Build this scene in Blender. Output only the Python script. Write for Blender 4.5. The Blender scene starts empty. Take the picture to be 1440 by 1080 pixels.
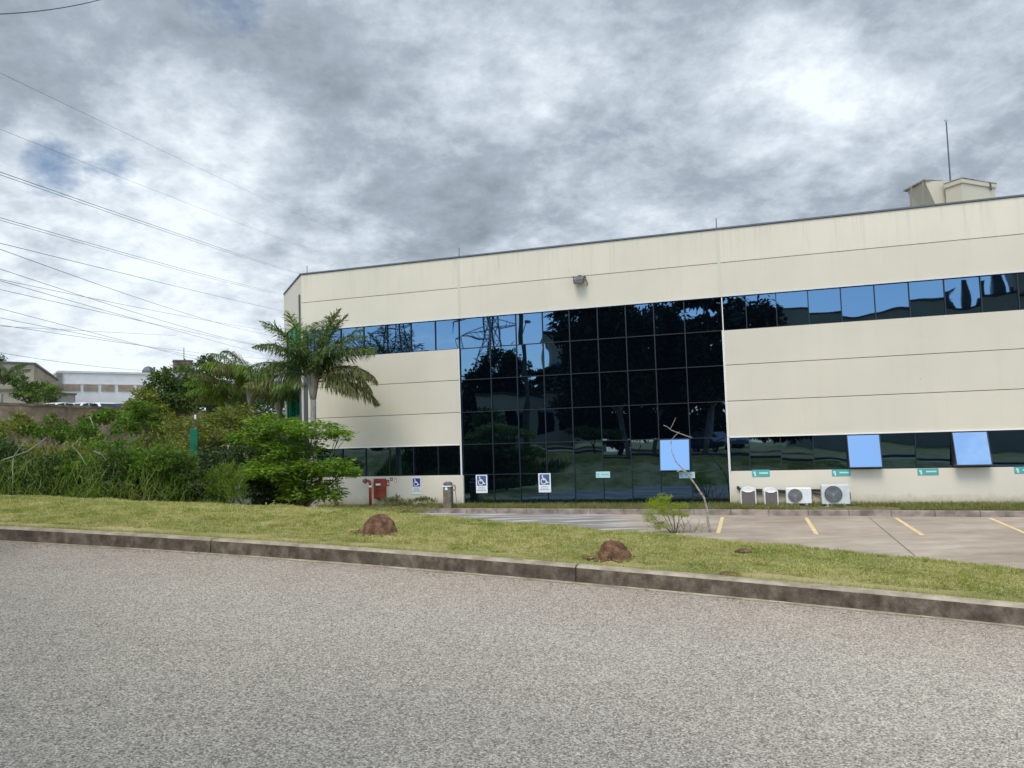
import bpy, math, random
import numpy as np
from mathutils import Vector, Matrix
from mathutils import noise as mn
R_=math.radians
random.seed(7); rng=np.random.default_rng(7)
sc=bpy.context.scene; COL=sc.collection

# ------------------------------------------------------------------ camera
W,H,FOC=1440,1080,1075.0
PIT,ROL,FA=R_(3.92),R_(-1.767),R_(-17.93)
EYE=1.6
_fw=np.array([0,math.cos(PIT),math.sin(PIT)]);_u0=np.array([0,-math.sin(PIT),math.cos(PIT)]);_r0=np.array([1.,0,0])
_rt=_r0*math.cos(ROL)+_u0*math.sin(ROL);_up=-_r0*math.sin(ROL)+_u0*math.cos(ROL)
cam=bpy.data.objects.new('camera',bpy.data.cameras.new('camera'));COL.objects.link(cam);sc.camera=cam
cam.matrix_world=Matrix(((_rt[0],_up[0],-_fw[0],0),(_rt[1],_up[1],-_fw[1],0),(_rt[2],_up[2],-_fw[2],EYE),(0,0,0,1)))
cam.data.sensor_width=36;cam.data.lens=FOC/W*36;cam.data.clip_start=.05;cam.data.clip_end=5000
sc.render.resolution_x=1024;sc.render.resolution_y=768

def ray(px,py): return _fw+_rt*((px-W/2)/FOC)-_up*((py-H/2)/FOC)
# ------------------------------------------------------------------ sky, sun, exposure
SUN_EL,SUN_AZ=R_(58),R_(205)      # azimuth clockwise from +Y: behind the viewer, a little to the left
wd=bpy.data.worlds.new('World');sc.world=wd;wd.use_nodes=True
nt=wd.node_tree;N=nt.nodes;L=nt.links;N.clear()
def nd(t,tree=None,**k):
    n=(tree or nt).nodes.new(t)
    for a,b in k.items(): setattr(n,a,b)
    return n
def math_(tree,op,a,b=None,clamp=False):
    n=tree.nodes.new('ShaderNodeMath');n.operation=op;n.use_clamp=clamp
    for i,v in enumerate((a,b)):
        if v is None: continue
        if isinstance(v,(int,float)): n.inputs[i].default_value=v
        else: tree.links.new(v,n.inputs[i])
    return n.outputs[0]
def ramp(tree,fac,stops,interp='LINEAR'):
    n=tree.nodes.new('ShaderNodeValToRGB');n.color_ramp.interpolation=interp;e=n.color_ramp.elements
    while len(e)<len(stops): e.new(.5)
    for i,(p,c) in enumerate(stops):
        e[i].position=p;e[i].color=(*c,1) if len(c)==3 else c
    tree.links.new(fac,n.inputs[0]);return n.outputs[0]
def mixc(tree,f,a,b,mode='MIX'):
    n=tree.nodes.new('ShaderNodeMix');n.data_type='RGBA';n.blend_type=mode
    for i,v in ((0,f),(6,a),(7,b)):
        if isinstance(v,(int,float)): n.inputs[i].default_value=v
        elif isinstance(v,tuple): n.inputs[i].default_value=(*v,1) if len(v)==3 else v
        else: tree.links.new(v,n.inputs[i])
    return n.outputs[2]
out=nd('ShaderNodeOutputWorld');bg=nd('ShaderNodeBackground');L.new(bg.outputs[0],out.inputs[0])
sky=nd('ShaderNodeTexSky',sky_type='NISHITA',sun_disc=False,sun_elevation=SUN_EL,sun_rotation=SUN_AZ)
tc=nd('ShaderNodeTexCoord');sp=nd('ShaderNodeSeparateXYZ');L.new(tc.outputs['Generated'],sp.inputs[0])
zz=math_(nt,'ADD',math_(nt,'MAXIMUM',sp.outputs[2],0.0),.34)
cb=nd('ShaderNodeCombineXYZ');L.new(math_(nt,'DIVIDE',sp.outputs[0],zz),cb.inputs[0]);L.new(math_(nt,'DIVIDE',sp.outputs[1],zz),cb.inputs[1])
def noise(tree,vec,scale,detail=6,rough=.55,dist=0,w=None,lac=2.0):
    n=tree.nodes.new('ShaderNodeTexNoise')
    if w is not None: n.noise_dimensions='4D';n.inputs['W'].default_value=w
    n.inputs['Scale'].default_value=scale;n.inputs['Detail'].default_value=detail;n.inputs['Roughness'].default_value=rough;n.inputs['Distortion'].default_value=dist
    n.inputs['Lacunarity'].default_value=lac
    if vec is not None: tree.links.new(vec,n.inputs['Vector'])
    return n.outputs[0]
c1=noise(nt,cb.outputs[0],1.55,5,.52,.1,w=3.7)
c2=noise(nt,cb.outputs[0],5.2,12,.66,.15,w=8.4)
c3=noise(nt,cb.outputs[0],13,10,.68,.1,w=2.2)
shade=math_(nt,'ADD',math_(nt,'ADD',math_(nt,'MULTIPLY',c1,.52),math_(nt,'MULTIPLY',c2,.34)),math_(nt,'MULTIPLY',c3,.14))
# clouds are thicker ahead and overhead, brighter and thinner low down
shade=math_(nt,'ADD',shade,math_(nt,'MULTIPLY',math_(nt,'SUBTRACT',.42,sp.outputs[2]),.16))
cl=ramp(nt,shade,[(.41,(2.3,2.7,3.2)),(.48,(3.35,3.9,4.55)),(.535,(5.0,5.65,6.35)),(.61,(7.8,8.5,9.1))])
m1=noise(nt,cb.outputs[0],2.2,7,.58,.2,w=26.2)
back=math_(nt,'MULTIPLY',math_(nt,'SUBTRACT',math_(nt,'MULTIPLY',sp.outputs[1],-1.0),-.05),.75,clamp=True)
def gap(px,py,rad):     # a small opening in the cloud deck toward one compass direction
    d=ray(px,py);d=d/np.linalg.norm(d)
    n=nd('ShaderNodeVectorMath',operation='DOT_PRODUCT');L.new(tc.outputs['Generated'],n.inputs[0]);n.inputs[1].default_value=tuple(d)
    c0=math.cos(math.radians(rad));return math_(nt,'DIVIDE',math_(nt,'SUBTRACT',n.outputs['Value'],c0),1-c0,clamp=True)
gaps=math_(nt,'ADD',math_(nt,'ADD',gap(298,-4,4.0),gap(74,238,2.6)),gap(165,242,2.0))
cover=math_(nt,'SUBTRACT',math_(nt,'SUBTRACT',math_(nt,'ADD',math_(nt,'ADD',math_(nt,'MULTIPLY',m1,.7),math_(nt,'MULTIPLY',c3,.3)),.26),math_(nt,'MULTIPLY',gaps,.215)),math_(nt,'MULTIPLY',back,.46))
mask=ramp(nt,cover,[(.48,(0,0,0)),(.64,(1,1,1))])
col=mixc(nt,mask,sky.outputs[0],cl)
# the sun stands behind the viewer: that half of the sky is several times brighter
glow=math_(nt,'ADD',1.0,math_(nt,'MULTIPLY',math_(nt,'MULTIPLY',math_(nt,'ADD',math_(nt,'MULTIPLY',sp.outputs[1],-1.0),-.05),1.5,clamp=True),2.0))
gc=nd('ShaderNodeCombineXYZ')
for i in range(3): L.new(glow,gc.inputs[i])
col=mixc(nt,1.0,col,gc.outputs[0],'MULTIPLY')
L.new(col,bg.inputs[0]);bg.inputs[1].default_value=.085
sl=bpy.data.lights.new('sun','SUN');sl.energy=1.7;sl.angle=R_(24);sl.color=(1,.95,.87)
so=bpy.data.objects.new('sun',sl);COL.objects.link(so)
sd=Vector((math.sin(SUN_AZ)*math.cos(SUN_EL),math.cos(SUN_AZ)*math.cos(SUN_EL),math.sin(SUN_EL)))
so.rotation_euler=sd.to_track_quat('Z','Y').to_euler()
sc.view_settings.view_transform='Standard';sc.view_settings.look='None';sc.view_settings.gamma=1
sc.view_settings.exposure=.5

# ------------------------------------------------------------------ geometry of the place
def at(px,py,depth):
    d=ray(px,py);p=d*(depth/d[1]);return Vector((p[0],p[1],p[2]+EYE))
def on_z(px,py,z):
    d=ray(px,py);p=d*((z-EYE)/d[2]);return Vector((p[0],p[1],z))
tF=np.array([math.cos(FA),math.sin(FA),0]);nF=np.array([-math.sin(FA),math.cos(FA),0]);DF=25*math.cos(FA)
def on_fac(px,py,out=0):
    d=ray(px,py);t=(DF-out)/(d@nF);q=d*t;return float(q@tF),float(q[2]+EYE)
def FW(s,z,out=0):
    p=nF*(DF-out)+tF*s;return Vector((p[0],p[1],z))
def mir(px,py,depth):      # where a thing stands whose reflection in the glass is seen there
    p=at(px,py,depth);v=np.array(p);k=(v@nF)-DF;v=v-2*k*nF;return Vector(v)
def yk(x):
    if x<-9: return yk(-9)+(x+9)*-.13
    if x>7: return yk(7)+(x-7)*-.52
    return 7.58-.35*x-.013*x*x
NU=(.36,.933)
def plane(x,y):
    return -.047*(min(max(x,-26),14)-4.1)+.017*(min(max(y,-14),22)-6.1)
def ucrest(xk): return float(np.interp(xk,[-10,-7.5,-3.8,-.9,1.4,4.3,8],[3.7,3.55,3.55,3.05,2.75,2.15,2.0]))
def lowz(x,y):
    t=min(max((-2.9-x)/1.0,0),1);t=t*t*(3-2*t);return -.80+.19*t
RW=9.0
def height(xk,u):
    x=xk+NU[0]*u;y=yk(xk)+NU[1]*u
    if u<=.03: 
        if u<-RW-.05: return plane(x,y)+.145
        return plane(x,y)-.03
    uc=ucrest(xk)
    zc=plane(x,y)+.15
    if u>uc-.35:
        xx=xk+NU[0]*(uc-.35);yy=yk(xk)+NU[1]*(uc-.35);z0=plane(xx,yy)+.15
        d=u-uc+.35
        drop=.42*(d*d/1.0 if d<.5 else d-.25)
        zc=max(z0-drop,lowz(x,y))
    return zc
def xk_u(x,y):
    u=0
    for _ in range(12): u=(y-yk(x-NU[0]*u))/NU[1]
    return x-NU[0]*u,u
def ground(x,y):
    a,b=xk_u(x,y);return height(a,b)

# ------------------------------------------------------------------ mesh builder
class MB:
    def __init__(s): s.v=[];s.f=[]
    def quad(s,a,b,c,d):
        i=len(s.v);s.v+=[tuple(a),tuple(b),tuple(c),tuple(d)];s.f.append((i,i+1,i+2,i+3));return s
    def poly(s,pts):
        i=len(s.v);s.v+=[tuple(p) for p in pts];s.f.append(tuple(range(i,i+len(pts))));return s
    def box(s,x0,x1,y0,y1,z0,z1,M=None,bev=0):
        if bev:
            b=bev;P=[]
            for z,i in ((z0,b),(z0+b,0),(z1-b,0),(z1,b)):
                P.append([(x0+i,y0+b if i==0 else y0+b),(x0+i,y0+b)])
            rings=[]
            for z,i in ((z0,b),(z0+b,0),(z1-b,0),(z1,b)):
                rings.append([(x0+i,y0+b+ (0 if i==0 else i*.0),z),(x0+b,y0+i,z),(x1-b,y0+i,z),(x1-i,y0+b,z),(x1-i,y1-b,z),(x1-b,y1-i,z),(x0+b,y1-i,z),(x0+i,y1-b,z)])
            i0=len(s.v)
            for r in rings:
                for p in r: s.v.append(tuple(M@Vector(p)) if M else p)
            for k in range(3):
                for j in range(8):
                    a=i0+k*8+j;b2=i0+k*8+(j+1)%8;s.f.append((a,b2,b2+8,a+8))
            s.f.append(tuple(i0+7-j for j in range(8)));s.f.append(tuple(i0+24+j for j in range(8)))
            return s
        i=len(s.v)
        for z in (z0,z1):
            for x,y in ((x0,y0),(x1,y0),(x1,y1),(x0,y1)):
                p=(x,y,z);s.v.append(tuple(M@Vector(p)) if M else p)
        s.f+=[(i+3,i+2,i+1,i),(i+4,i+5,i+6,i+7)]+[(i+j,i+(j+1)%4,i+4+(j+1)%4,i+4+j) for j in range(4)]
        return s
    def tube(s,pts,rad,n=6,caps=True):
        pts=[Vector(p) for p in pts];m=len(pts);rad=[rad]*m if isinstance(rad,(int,float)) else rad
        i0=len(s.v);pr=None
        for k,p in enumerate(pts):
            t=(pts[min(k+1,m-1)]-pts[max(k-1,0)]).normalized()
            if pr is None: a=t.orthogonal().normalized()
            else: a=(pr-t*pr.dot(t)).normalized()
            pr=a;b=t.cross(a)
            for j in range(n):
                an=2*math.pi*j/n;s.v.append(tuple(p+(a*math.cos(an)+b*math.sin(an))*rad[k]))
        for k in range(m-1):
            for j in range(n):
                s.f.append((i0+k*n+j,i0+k*n+(j+1)%n,i0+(k+1)*n+(j+1)%n,i0+(k+1)*n+j))
        if caps: s.f.append(tuple(i0+n-1-j for j in range(n)));s.f.append(tuple(i0+(m-1)*n+j for j in range(n)))
        return s
    def lathe(s,c,prof,n=20):
        i0=len(s.v)
        for r,z in prof:
            for j in range(n):
                a=2*math.pi*j/n;s.v.append((c[0]+r*math.cos(a),c[1]+r*math.sin(a),c[2]+z))
        for k in range(len(prof)-1):
            for j in range(n): s.f.append((i0+k*n+j,i0+k*n+(j+1)%n,i0+(k+1)*n+(j+1)%n,i0+(k+1)*n+j))
        s.f.append(tuple(i0+n-1-j for j in range(n)));s.f.append(tuple(i0+(len(prof)-1)*n+j for j in range(n)))
        return s
    def build(s,name,mat,parent=None,smooth=False):
        me=bpy.data.meshes.new(name);me.from_pydata(s.v,[],s.f);me.update()
        return link(name,me,mat,parent,smooth)
def link(name,me,mat,parent=None,smooth=False):
    o=bpy.data.objects.new(name,me);COL.objects.link(o)
    if mat: me.materials.append(mat)
    if parent: o.parent=parent
    if smooth: me.polygons.foreach_set('use_smooth',[True]*len(me.polygons))
    return o
def npmesh(name,V,Fq,mat,parent=None,smooth=False):
    me=bpy.data.meshes.new(name);V=np.asarray(V,dtype=np.float32);Fq=np.asarray(Fq,dtype=np.int32);k=Fq.shape[1]
    me.vertices.add(len(V));me.vertices.foreach_set('co',V.ravel())
    me.loops.add(Fq.size);me.loops.foreach_set('vertex_index',Fq.ravel())
    me.polygons.add(len(Fq));me.polygons.foreach_set('loop_start',np.arange(0,Fq.size,k,dtype=np.int32))
    me.polygons.foreach_set('loop_total',np.full(len(Fq),k,dtype=np.int32))
    me.update(calc_edges=True);me.validate()
    return link(name,me,mat,parent,smooth)
def tag(o,label=None,cat=None,group=None,kind=None):
    if label: o['label']=label
    if cat: o['category']=cat
    if group: o['group']=group
    if kind: o['kind']=kind
    return o
def empty(name,loc,label,cat,group=None,rz=0):
    o=bpy.data.objects.new(name,None);COL.objects.link(o);o.location=loc;o.rotation_euler=(0,0,rz);o.empty_display_size=.2
    return tag(o,label,cat,group)
def copy_thing(o,loc,rz=None,label=None):
    c=o.copy();COL.objects.link(c);c.location=loc
    if rz is not None: c.rotation_euler=(0,0,rz)
    if label: c['label']=label
    for ch in list(o.children):
        d=ch.copy();COL.objects.link(d);d.parent=c
        for g in list(ch.children):
            e=g.copy();COL.objects.link(e);e.parent=d
    return c

# ------------------------------------------------------------------ materials
def mat(name,color,rough=.8,metal=0,spec=None):
    m=bpy.data.materials.new(name);m.use_nodes=True;b=m.node_tree.nodes['Principled BSDF']
    b.inputs['Base Color'].default_value=(*color,1);b.inputs['Roughness'].default_value=rough;b.inputs['Metallic'].default_value=metal
    if spec is not None: b.inputs['Specular IOR Level'].default_value=spec
    return m
def nodes(m): t=m.node_tree;return t,t.nodes['Principled BSDF']
def objco(t,scale=(1,1,1),world=False):
    if world:
        g=t.nodes.new('ShaderNodeNewGeometry');src=g.outputs['Position']
    else:
        g=t.nodes.new('ShaderNodeTexCoord');src=g.outputs['Object']
    mp=t.nodes.new('ShaderNodeMapping');mp.inputs['Scale'].default_value=scale;t.links.new(src,mp.inputs[0]);return mp.outputs[0]
def bump(t,b,h,strength=.3,dist=.01):
    n=t.nodes.new('ShaderNodeBump');n.inputs['Strength'].default_value=strength;n.inputs['Distance'].default_value=dist
    t.links.new(h,n.inputs['Height']);t.links.new(n.outputs[0],b.inputs['Normal'])
def noisy(name,c1,c2,scale=3,rough=.85,det=6,c3=None,bs=0,bd=.01,world=False,stretch=(1,1,1),lo=.35,hi=.65):
    m=mat(name,c1,rough);t,b=nodes(m);v=objco(t,stretch,world)
    n=noise(t,v,scale,det,.6)
    st=[(lo,c1),(hi,c2)] if c3 is None else [(lo,c1),((lo+hi)/2,c3),(hi,c2)]
    t.links.new(ramp(t,n,st),b.inputs['Base Color'])
    if bs: bump(t,b,noise(t,v,scale*6,4,.6),bs,bd)
    return m
# asphalt: coarse pale aggregate in a worn binder
def m_asphalt():
    m=mat('asphalt',(.2,.19,.18),.9);t,b=nodes(m);v=objco(t,world=True)
    vo=t.nodes.new('ShaderNodeTexVoronoi');vo.inputs['Scale'].default_value=112;t.links.new(v,vo.inputs['Vector'])
    sx=t.nodes.new('ShaderNodeSeparateColor');t.links.new(vo.outputs['Color'],sx.inputs[0])
    st=ramp(t,sx.outputs[0],[(.0,(.19,.17,.145)),(.22,(.34,.31,.265)),(.5,(.50,.46,.39)),(.8,(.67,.62,.53)),(1,(.86,.80,.69))])
    edge=ramp(t,vo.outputs['Distance'],[(.25,(1,1,1)),(.62,(.76,.75,.73))])
    c=mixc(t,1.0,st,edge,'MULTIPLY')
    big=noise(t,v,.55,5,.6);c=mixc(t,1.0,c,ramp(t,big,[(.35,(.96,.96,.97)),(.65,(1.05,1.05,1.04))]),'MULTIPLY')
    mid=noise(t,v,5,5,.7);c=mixc(t,1.0,c,ramp(t,mid,[(.35,(.95,.95,.95)),(.65,(1.05,1.05,1.05))]),'MULTIPLY')
    # reddish soil washed into a band along the kerb
    at_=t.nodes.new('ShaderNodeAttribute');at_.attribute_name='gutter'
    g=math_(t,'MULTIPLY',at_.outputs['Fac'],math_(t,'ADD',math_(t,'MULTIPLY',noise(t,v,2.2,6,.7),1.6),-.2),clamp=True)
    c=mixc(t,math_(t,'MULTIPLY',g,.75),c,mixc(t,1.0,c,(.80,.66,.62),'MULTIPLY'))
    t.links.new(c,b.inputs['Base Color'])
    bump(t,b,vo.outputs['Distance'],.7,.006)
    t.nodes[-1].invert=True
    return m
M_asph=m_asphalt()
M_soil=noisy('bank turf',(.10,.12,.035),(.20,.20,.07),3,.95,8,(.14,.16,.05),.5,.02,True)
def m_lawn():
    m=mat('lawn turf',(.2,.2,.08),.95);t,b=nodes(m);v=objco(t,world=True)
    a=noise(t,v,1.1,6,.65);c=ramp(t,a,[(.36,(.20,.23,.06)),(.47,(.35,.33,.11)),(.58,(.52,.44,.22))])
    f=noise(t,objco(t,(1,1,1),True),38,5,.8);c=mixc(t,1.0,c,ramp(t,f,[(.3,(.6,.62,.55)),(.7,(1.35,1.32,1.3))]),'MULTIPLY')
    t.links.new(c,b.inputs['Base Color']);bump(t,b,f,.9,.03);return m
M_lawn=m_lawn()
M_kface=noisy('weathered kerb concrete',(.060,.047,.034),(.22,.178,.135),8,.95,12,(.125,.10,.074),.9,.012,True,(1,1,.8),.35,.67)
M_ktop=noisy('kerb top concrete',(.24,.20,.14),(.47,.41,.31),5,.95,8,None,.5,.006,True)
def m_wall(name,base,seed=0.):
    m=mat(name,base,.82);t,b=nodes(m);v=objco(t,(1,1,1))
    a=noise(t,v,.35,5,.6);k=ramp(t,a,[(.35,(.93,.93,.91)),(.65,(1.03,1.02,1.0))])
    st=noise(t,objco(t,(2.2,2.2,.12)),2.0,7,.65)
    k=mixc(t,1.0,k,ramp(t,st,[(.26,(.955,.95,.935)),(.46,(1,1,1))]),'MULTIPLY')
    fi=noise(t,v,60,3,.6);k=mixc(t,1.0,k,ramp(t,fi,[(.3,(.96,.96,.96)),(.7,(1.03,1.03,1.03))]),'MULTIPLY')
    gi=t.nodes.new('ShaderNodeNewGeometry');k=mixc(t,1.0,k,ramp(t,gi.outputs['Random Per Island'],[(0,(.955,.955,.95)),(1,(1.02,1.02,1.015))]),'MULTIPLY')
    sz=t.nodes.new('ShaderNodeSeparateXYZ');t.links.new(v,sz.inputs[0])
    runs=noise(t,objco(t,(5.5,5.5,.22)),1.6,6,.7)
    mz=math_(t,'MULTIPLY',math_(t,'SUBTRACT',sz.outputs[2],6.1),.62,clamp=True)
    rn=math_(t,'MULTIPLY',mz,ramp(t,runs,[(.52,(0,0,0)),(.72,(1,1,1))]),clamp=True)
    k=mixc(t,math_(t,'MULTIPLY',rn,.55),k,(.62,.60,.56))
    # sparse spots and scuffs
    vo=t.nodes.new('ShaderNodeTexVoronoi');vo.inputs['Scale'].default_value=1.6;t.links.new(v,vo.inputs['Vector'])
    sp_=ramp(t,math_(t,'ADD',vo.outputs['Distance'],math_(t,'MULTIPLY',noise(t,v,7,4,.6),.1)),[(.062,(.62,.58,.5)),(.085,(1,1,1))])
    k=mixc(t,1.0,k,sp_,'MULTIPLY')
    t.links.new(mixc(t,1.0,k,base,'MULTIPLY'),b.inputs['Base Color'])
    bump(t,b,noise(t,v,25,4,.6),.12,.01);return m
M_wall=m_wall('cream precast paint',(.59,.545,.44))
def m_base():
    m=m_wall('cream base paint',(.66,.605,.49));t,b=nodes(m)
    src=b.inputs['Base Color'].links[0].from_socket
    g=t.nodes.new('ShaderNodeNewGeometry');s=t.nodes.new('ShaderNodeSeparateXYZ');t.links.new(g.outputs['Position'],s.inputs[0])
    h=math_(t,'ADD',s.outputs[2],math_(t,'MULTIPLY',noise(t,objco(t,(1,1,1)),3.5,6,.7),.5))
    k=ramp(t,math_(t,'ADD',h,.5),[(.12,(.66,.60,.52)),(.42,(1,1,1))])   # splash-back soiling above the planting strip
    t.links.new(mixc(t,1.0,src,k,'MULTIPLY'),b.inputs['Base Color']);return m
M_base=m_base()
M_joint=mat('joint shadow gap',(.16,.15,.12),.9)
M_cap=mat('parapet flashing',(.10,.11,.115),.5,.5)
M_alu=mat('pale aluminium trim',(.55,.55,.53),.45,.3)
M_frame=mat('dark window frame',(.006,.010,.018),.5)
def m_glass(name,tint,dark=(.0008,.0015,.003)):
    m=bpy.data.materials.new(name);m.use_nodes=True;t=m.node_tree;t.nodes.clear()
    o=t.nodes.new('ShaderNodeOutputMaterial');g=t.nodes.new('ShaderNodeBsdfGlossy');d=t.nodes.new('ShaderNodeBsdfDiffuse');a=t.nodes.new('ShaderNodeAddShader')
    g.inputs['Roughness'].default_value=.012;g.inputs['Color'].default_value=(*tint,1);d.inputs['Color'].default_value=(*dark,1)
    t.links.new(g.outputs[0],a.inputs[0]);t.links.new(d.outputs[0],a.inputs[1]);t.links.new(a.outputs[0],o.inputs[0])
    return m
M_glass=m_glass('blue mirrored glass',(.070,.125,.195))
M_glassb=m_glass('open sash glass',(.20,.30,.40))  # same glass as the fixed panes, tint raised to paint in brighter mirrored sky
M_glassg=m_glass('green mirrored glass',(.10,.34,.28),(.0,.05,.035))
def leafmat(name,cols,trans=.25,rough=.6):
    m=bpy.data.materials.new(name);m.use_nodes=True;t=m.node_tree;t.nodes.clear()
    o=t.nodes.new('ShaderNodeOutputMaterial');d=t.nodes.new('ShaderNodeBsdfPrincipled');tr=t.nodes.new('ShaderNodeBsdfTranslucent');mx=t.nodes.new('ShaderNodeMixShader')
    g=t.nodes.new('ShaderNodeNewGeometry')
    n=noise(t,g.outputs['Position'],1.4,4,.6)
    f=math_(t,'ADD',math_(t,'MULTIPLY',g.outputs['Random Per Island'],.6),math_(t,'MULTIPLY',math_(t,'SUBTRACT',n,.3),1.0),clamp=True)
    k=len(cols);c=ramp(t,f,[(i/(k-1),cc) for i,cc in enumerate(cols)])
    t.links.new(c,d.inputs['Base Color']);d.inputs['Roughness'].default_value=rough;d.inputs['Specular IOR Level'].default_value=.3
    t.links.new(mixc(t,1.0,c,(1.2,1.35,.6),'MULTIPLY'),tr.inputs[0]);mx.inputs[0].default_value=trans
    t.links.new(d.outputs[0],mx.inputs[1]);t.links.new(tr.outputs[0],mx.inputs[2]);t.links.new(mx.outputs[0],o.inputs[0]);return m
M_lf_mid=leafmat('mid green leaves',[(.024,.048,.010),(.060,.105,.018),(.13,.19,.035)])
M_lf_brt=leafmat('bright green leaves',[(.035,.075,.010),(.09,.17,.018),(.21,.31,.035)],.35)
M_lf_drk=leafmat('dark green leaves',[(.018,.036,.010),(.035,.065,.016),(.06,.10,.025)])
M_lf_fresh=leafmat('fresh layered leaves',[(.04,.09,.010),(.13,.235,.020),(.28,.39,.04)],.35)
M_lf_lime=leafmat('light green fine leaves',[(.07,.13,.012),(.15,.23,.025),(.26,.33,.05)],.35)
M_lf_deep=leafmat('deep shade leaves',[(.014,.028,.008),(.028,.050,.014),(.05,.078,.022)],.1)  # leaf colour darkened to paint in the backlit side of the mirrored trees
M_lf_oli=leafmat('olive leaves',[(.065,.08,.012),(.15,.175,.025),(.27,.28,.055)],.3)
M_lf_yel=leafmat('yellow green leaves',[(.15,.21,.010),(.28,.36,.015),(.42,.48,.035)],.4)
M_palm=leafmat('palm leaflets',[(.040,.070,.016),(.080,.130,.026),(.15,.20,.05)],.25,.45)
M_palmb=leafmat('young palm leaflets',[(.07,.12,.015),(.12,.20,.02),(.18,.27,.035)],.35,.45)
M_palmo=leafmat('dry palm leaflets',[(.06,.075,.018),(.12,.13,.033),(.20,.19,.06)],.25,.5)
M_dry=leafmat('dead hanging leaves',[(.09,.055,.025),(.16,.10,.05),(.24,.17,.09)],.2)
M_blade=leafmat('lawn blades',[(.12,.20,.03),(.30,.34,.075),(.52,.47,.18),(.72,.63,.36)],.3,.7)
M_weed=leafmat('planting strip weeds',[(.07,.085,.02),(.15,.17,.04),(.26,.25,.09),(.34,.29,.15)],.3)
M_bark=noisy('bark',(.07,.055,.04),(.17,.14,.11),9,.95,6,None,.6,.02,False,(1,1,.3))
M_barkl=noisy('pale bark',(.22,.20,.17),(.42,.39,.34),6,.95,6,None,.4,.02,False,(1,1,.4))
M_twig=noisy('grey dead twig bark',(.16,.13,.11),(.40,.35,.30),14,.9,5,None,.5,.01)
M_shaft=noisy('palm crownshaft',(.16,.13,.10),(.38,.35,.28),10,.9,6,None,.5,.02,False,(1,1,.2))

# ------------------------------------------------------------------ ground, road, kerb, parking
def grid_obj(name,xs,us,mt,zfun):
    V=[];Fq=[]
    for i,a in enumerate(xs):
        for j,u in enumerate(us):
            V.append((a+NU[0]*u,yk(a)+NU[1]*u,zfun(a,u)))
    nu=len(us)
    for i in range(len(xs)-1):
        for j in range(nu-1):
            k=i*nu+j;Fq.append((k,k+nu,k+nu+1,k+1))
    return npmesh(name,V,Fq,mt,smooth=True)
far=[60,100,180,320,600,1100,2000]
xs=[-v for v in far[::-1]]+[-40,-30,-24,-20]+list(np.arange(-16,13.01,.35))+[16,20,26,34]+far
us=[-v for v in far[::-1]]+[-40,-28,-20,-15,-12,-10.5,-9.6,-9.2,-RW-.06,-RW+.0,-6,-3,-1,-.2,.03,.06]+list(np.arange(.2,10,.22))+list(np.arange(10.2,30,1.0))+[34,42]+far
def bumpz(a,u):
    z=height(a,u)
    x=a+NU[0]*u;y=yk(a)+NU[1]*u
    if .15<u<12 or u<-9.5: z+=.014*math.sin(x*3.1+y*1.3)*math.sin(y*2.7-x*.9)+.01*math.sin(x*7.3)*math.sin(y*6.1)
    return z
g=grid_obj('ground',xs,us,M_lawn,bumpz);tag(g,kind='structure')
rxs=[-80,-50,-35,-24]+list(np.arange(-18,14.01,.5))+[18,26,36,50]
rus=[-RW,-7,-5,-4,-3,-2.4,-2,-1.6,-1.2,-.8,-.5,-.25,0.0]
road=grid_obj('road',rxs,rus,M_asph,lambda a,u:plane(a+NU[0]*u,yk(a)+NU[1]*u));tag(road,kind='structure')
ga=road.data.attributes.new('gutter','FLOAT','POINT')
vals=[];nn=len(rus)
for i,a in enumerate(rxs):
    for j,u in enumerate(rus): vals.append(float(np.interp(u,[-1.7,-.9,-.1,0],[0,.75,1,1])))
ga.data.foreach_set('value',vals)
def kerb_run(name,u0,u1,xlist,h,joint=(),side=1):
    mt=MB();mf=MB()
    def P(a,u,dz): x=a+NU[0]*u;y=yk(a)+NU[1]*u;return Vector((x,y,plane(x,y)+dz))
    for a,b in zip(xlist[:-1],xlist[1:]):
        if any(abs(a-j)<.006 for j in joint): pass
        if b-a<.02: # open joint, filled dark and recessed
            mf.quad(P(a,u0+.02*side,0),P(b,u0+.02*side,0),P(b,u0+.02*side,h-.02),P(a,u0+.02*side,h-.02));mf.quad(P(a,u0+.02*side,h-.02),P(b,u0+.02*side,h-.02),P(b,u1,h-.02),P(a,u1,h-.02));continue
        r=.02*side
        mf.quad(P(a,u0-.004*side,-.05),P(b,u0-.004*side,-.05),P(b,u0+r*.5,h-.022),P(a,u0+r*.5,h-.022))
        mt.quad(P(a,u0+r*.5,h-.022),P(b,u0+r*.5,h-.022),P(b,u0+r*1.5,h-.003),P(a,u0+r*1.5,h-.003))
        mt.quad(P(a,u0+r*1.5,h-.003),P(b,u0+r*1.5,h-.003),P(b,u1,h),P(a,u1,h))
        mf.quad(P(a,u1,h),P(b,u1,h),P(b,u1,h-.1),P(a,u1,h-.1))
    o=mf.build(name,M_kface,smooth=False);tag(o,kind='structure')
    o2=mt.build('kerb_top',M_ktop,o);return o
joints=[-3.42-3.97*k for k in range(-3,8)]
kx=[];
for a in list(np.arange(-40,20,.5)): kx.append(float(a))
for j in joints: kx+= [j-.007,j+.007]
kx=sorted(kx);kx=[k for i,k in enumerate(kx) if i==0 or k-kx[i-1]>.004]
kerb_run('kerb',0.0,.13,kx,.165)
kerb_run('far_kerb',-RW,-RW-.13,[float(a) for a in np.arange(-40,20,1.0)],.165,side=-1)
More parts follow.
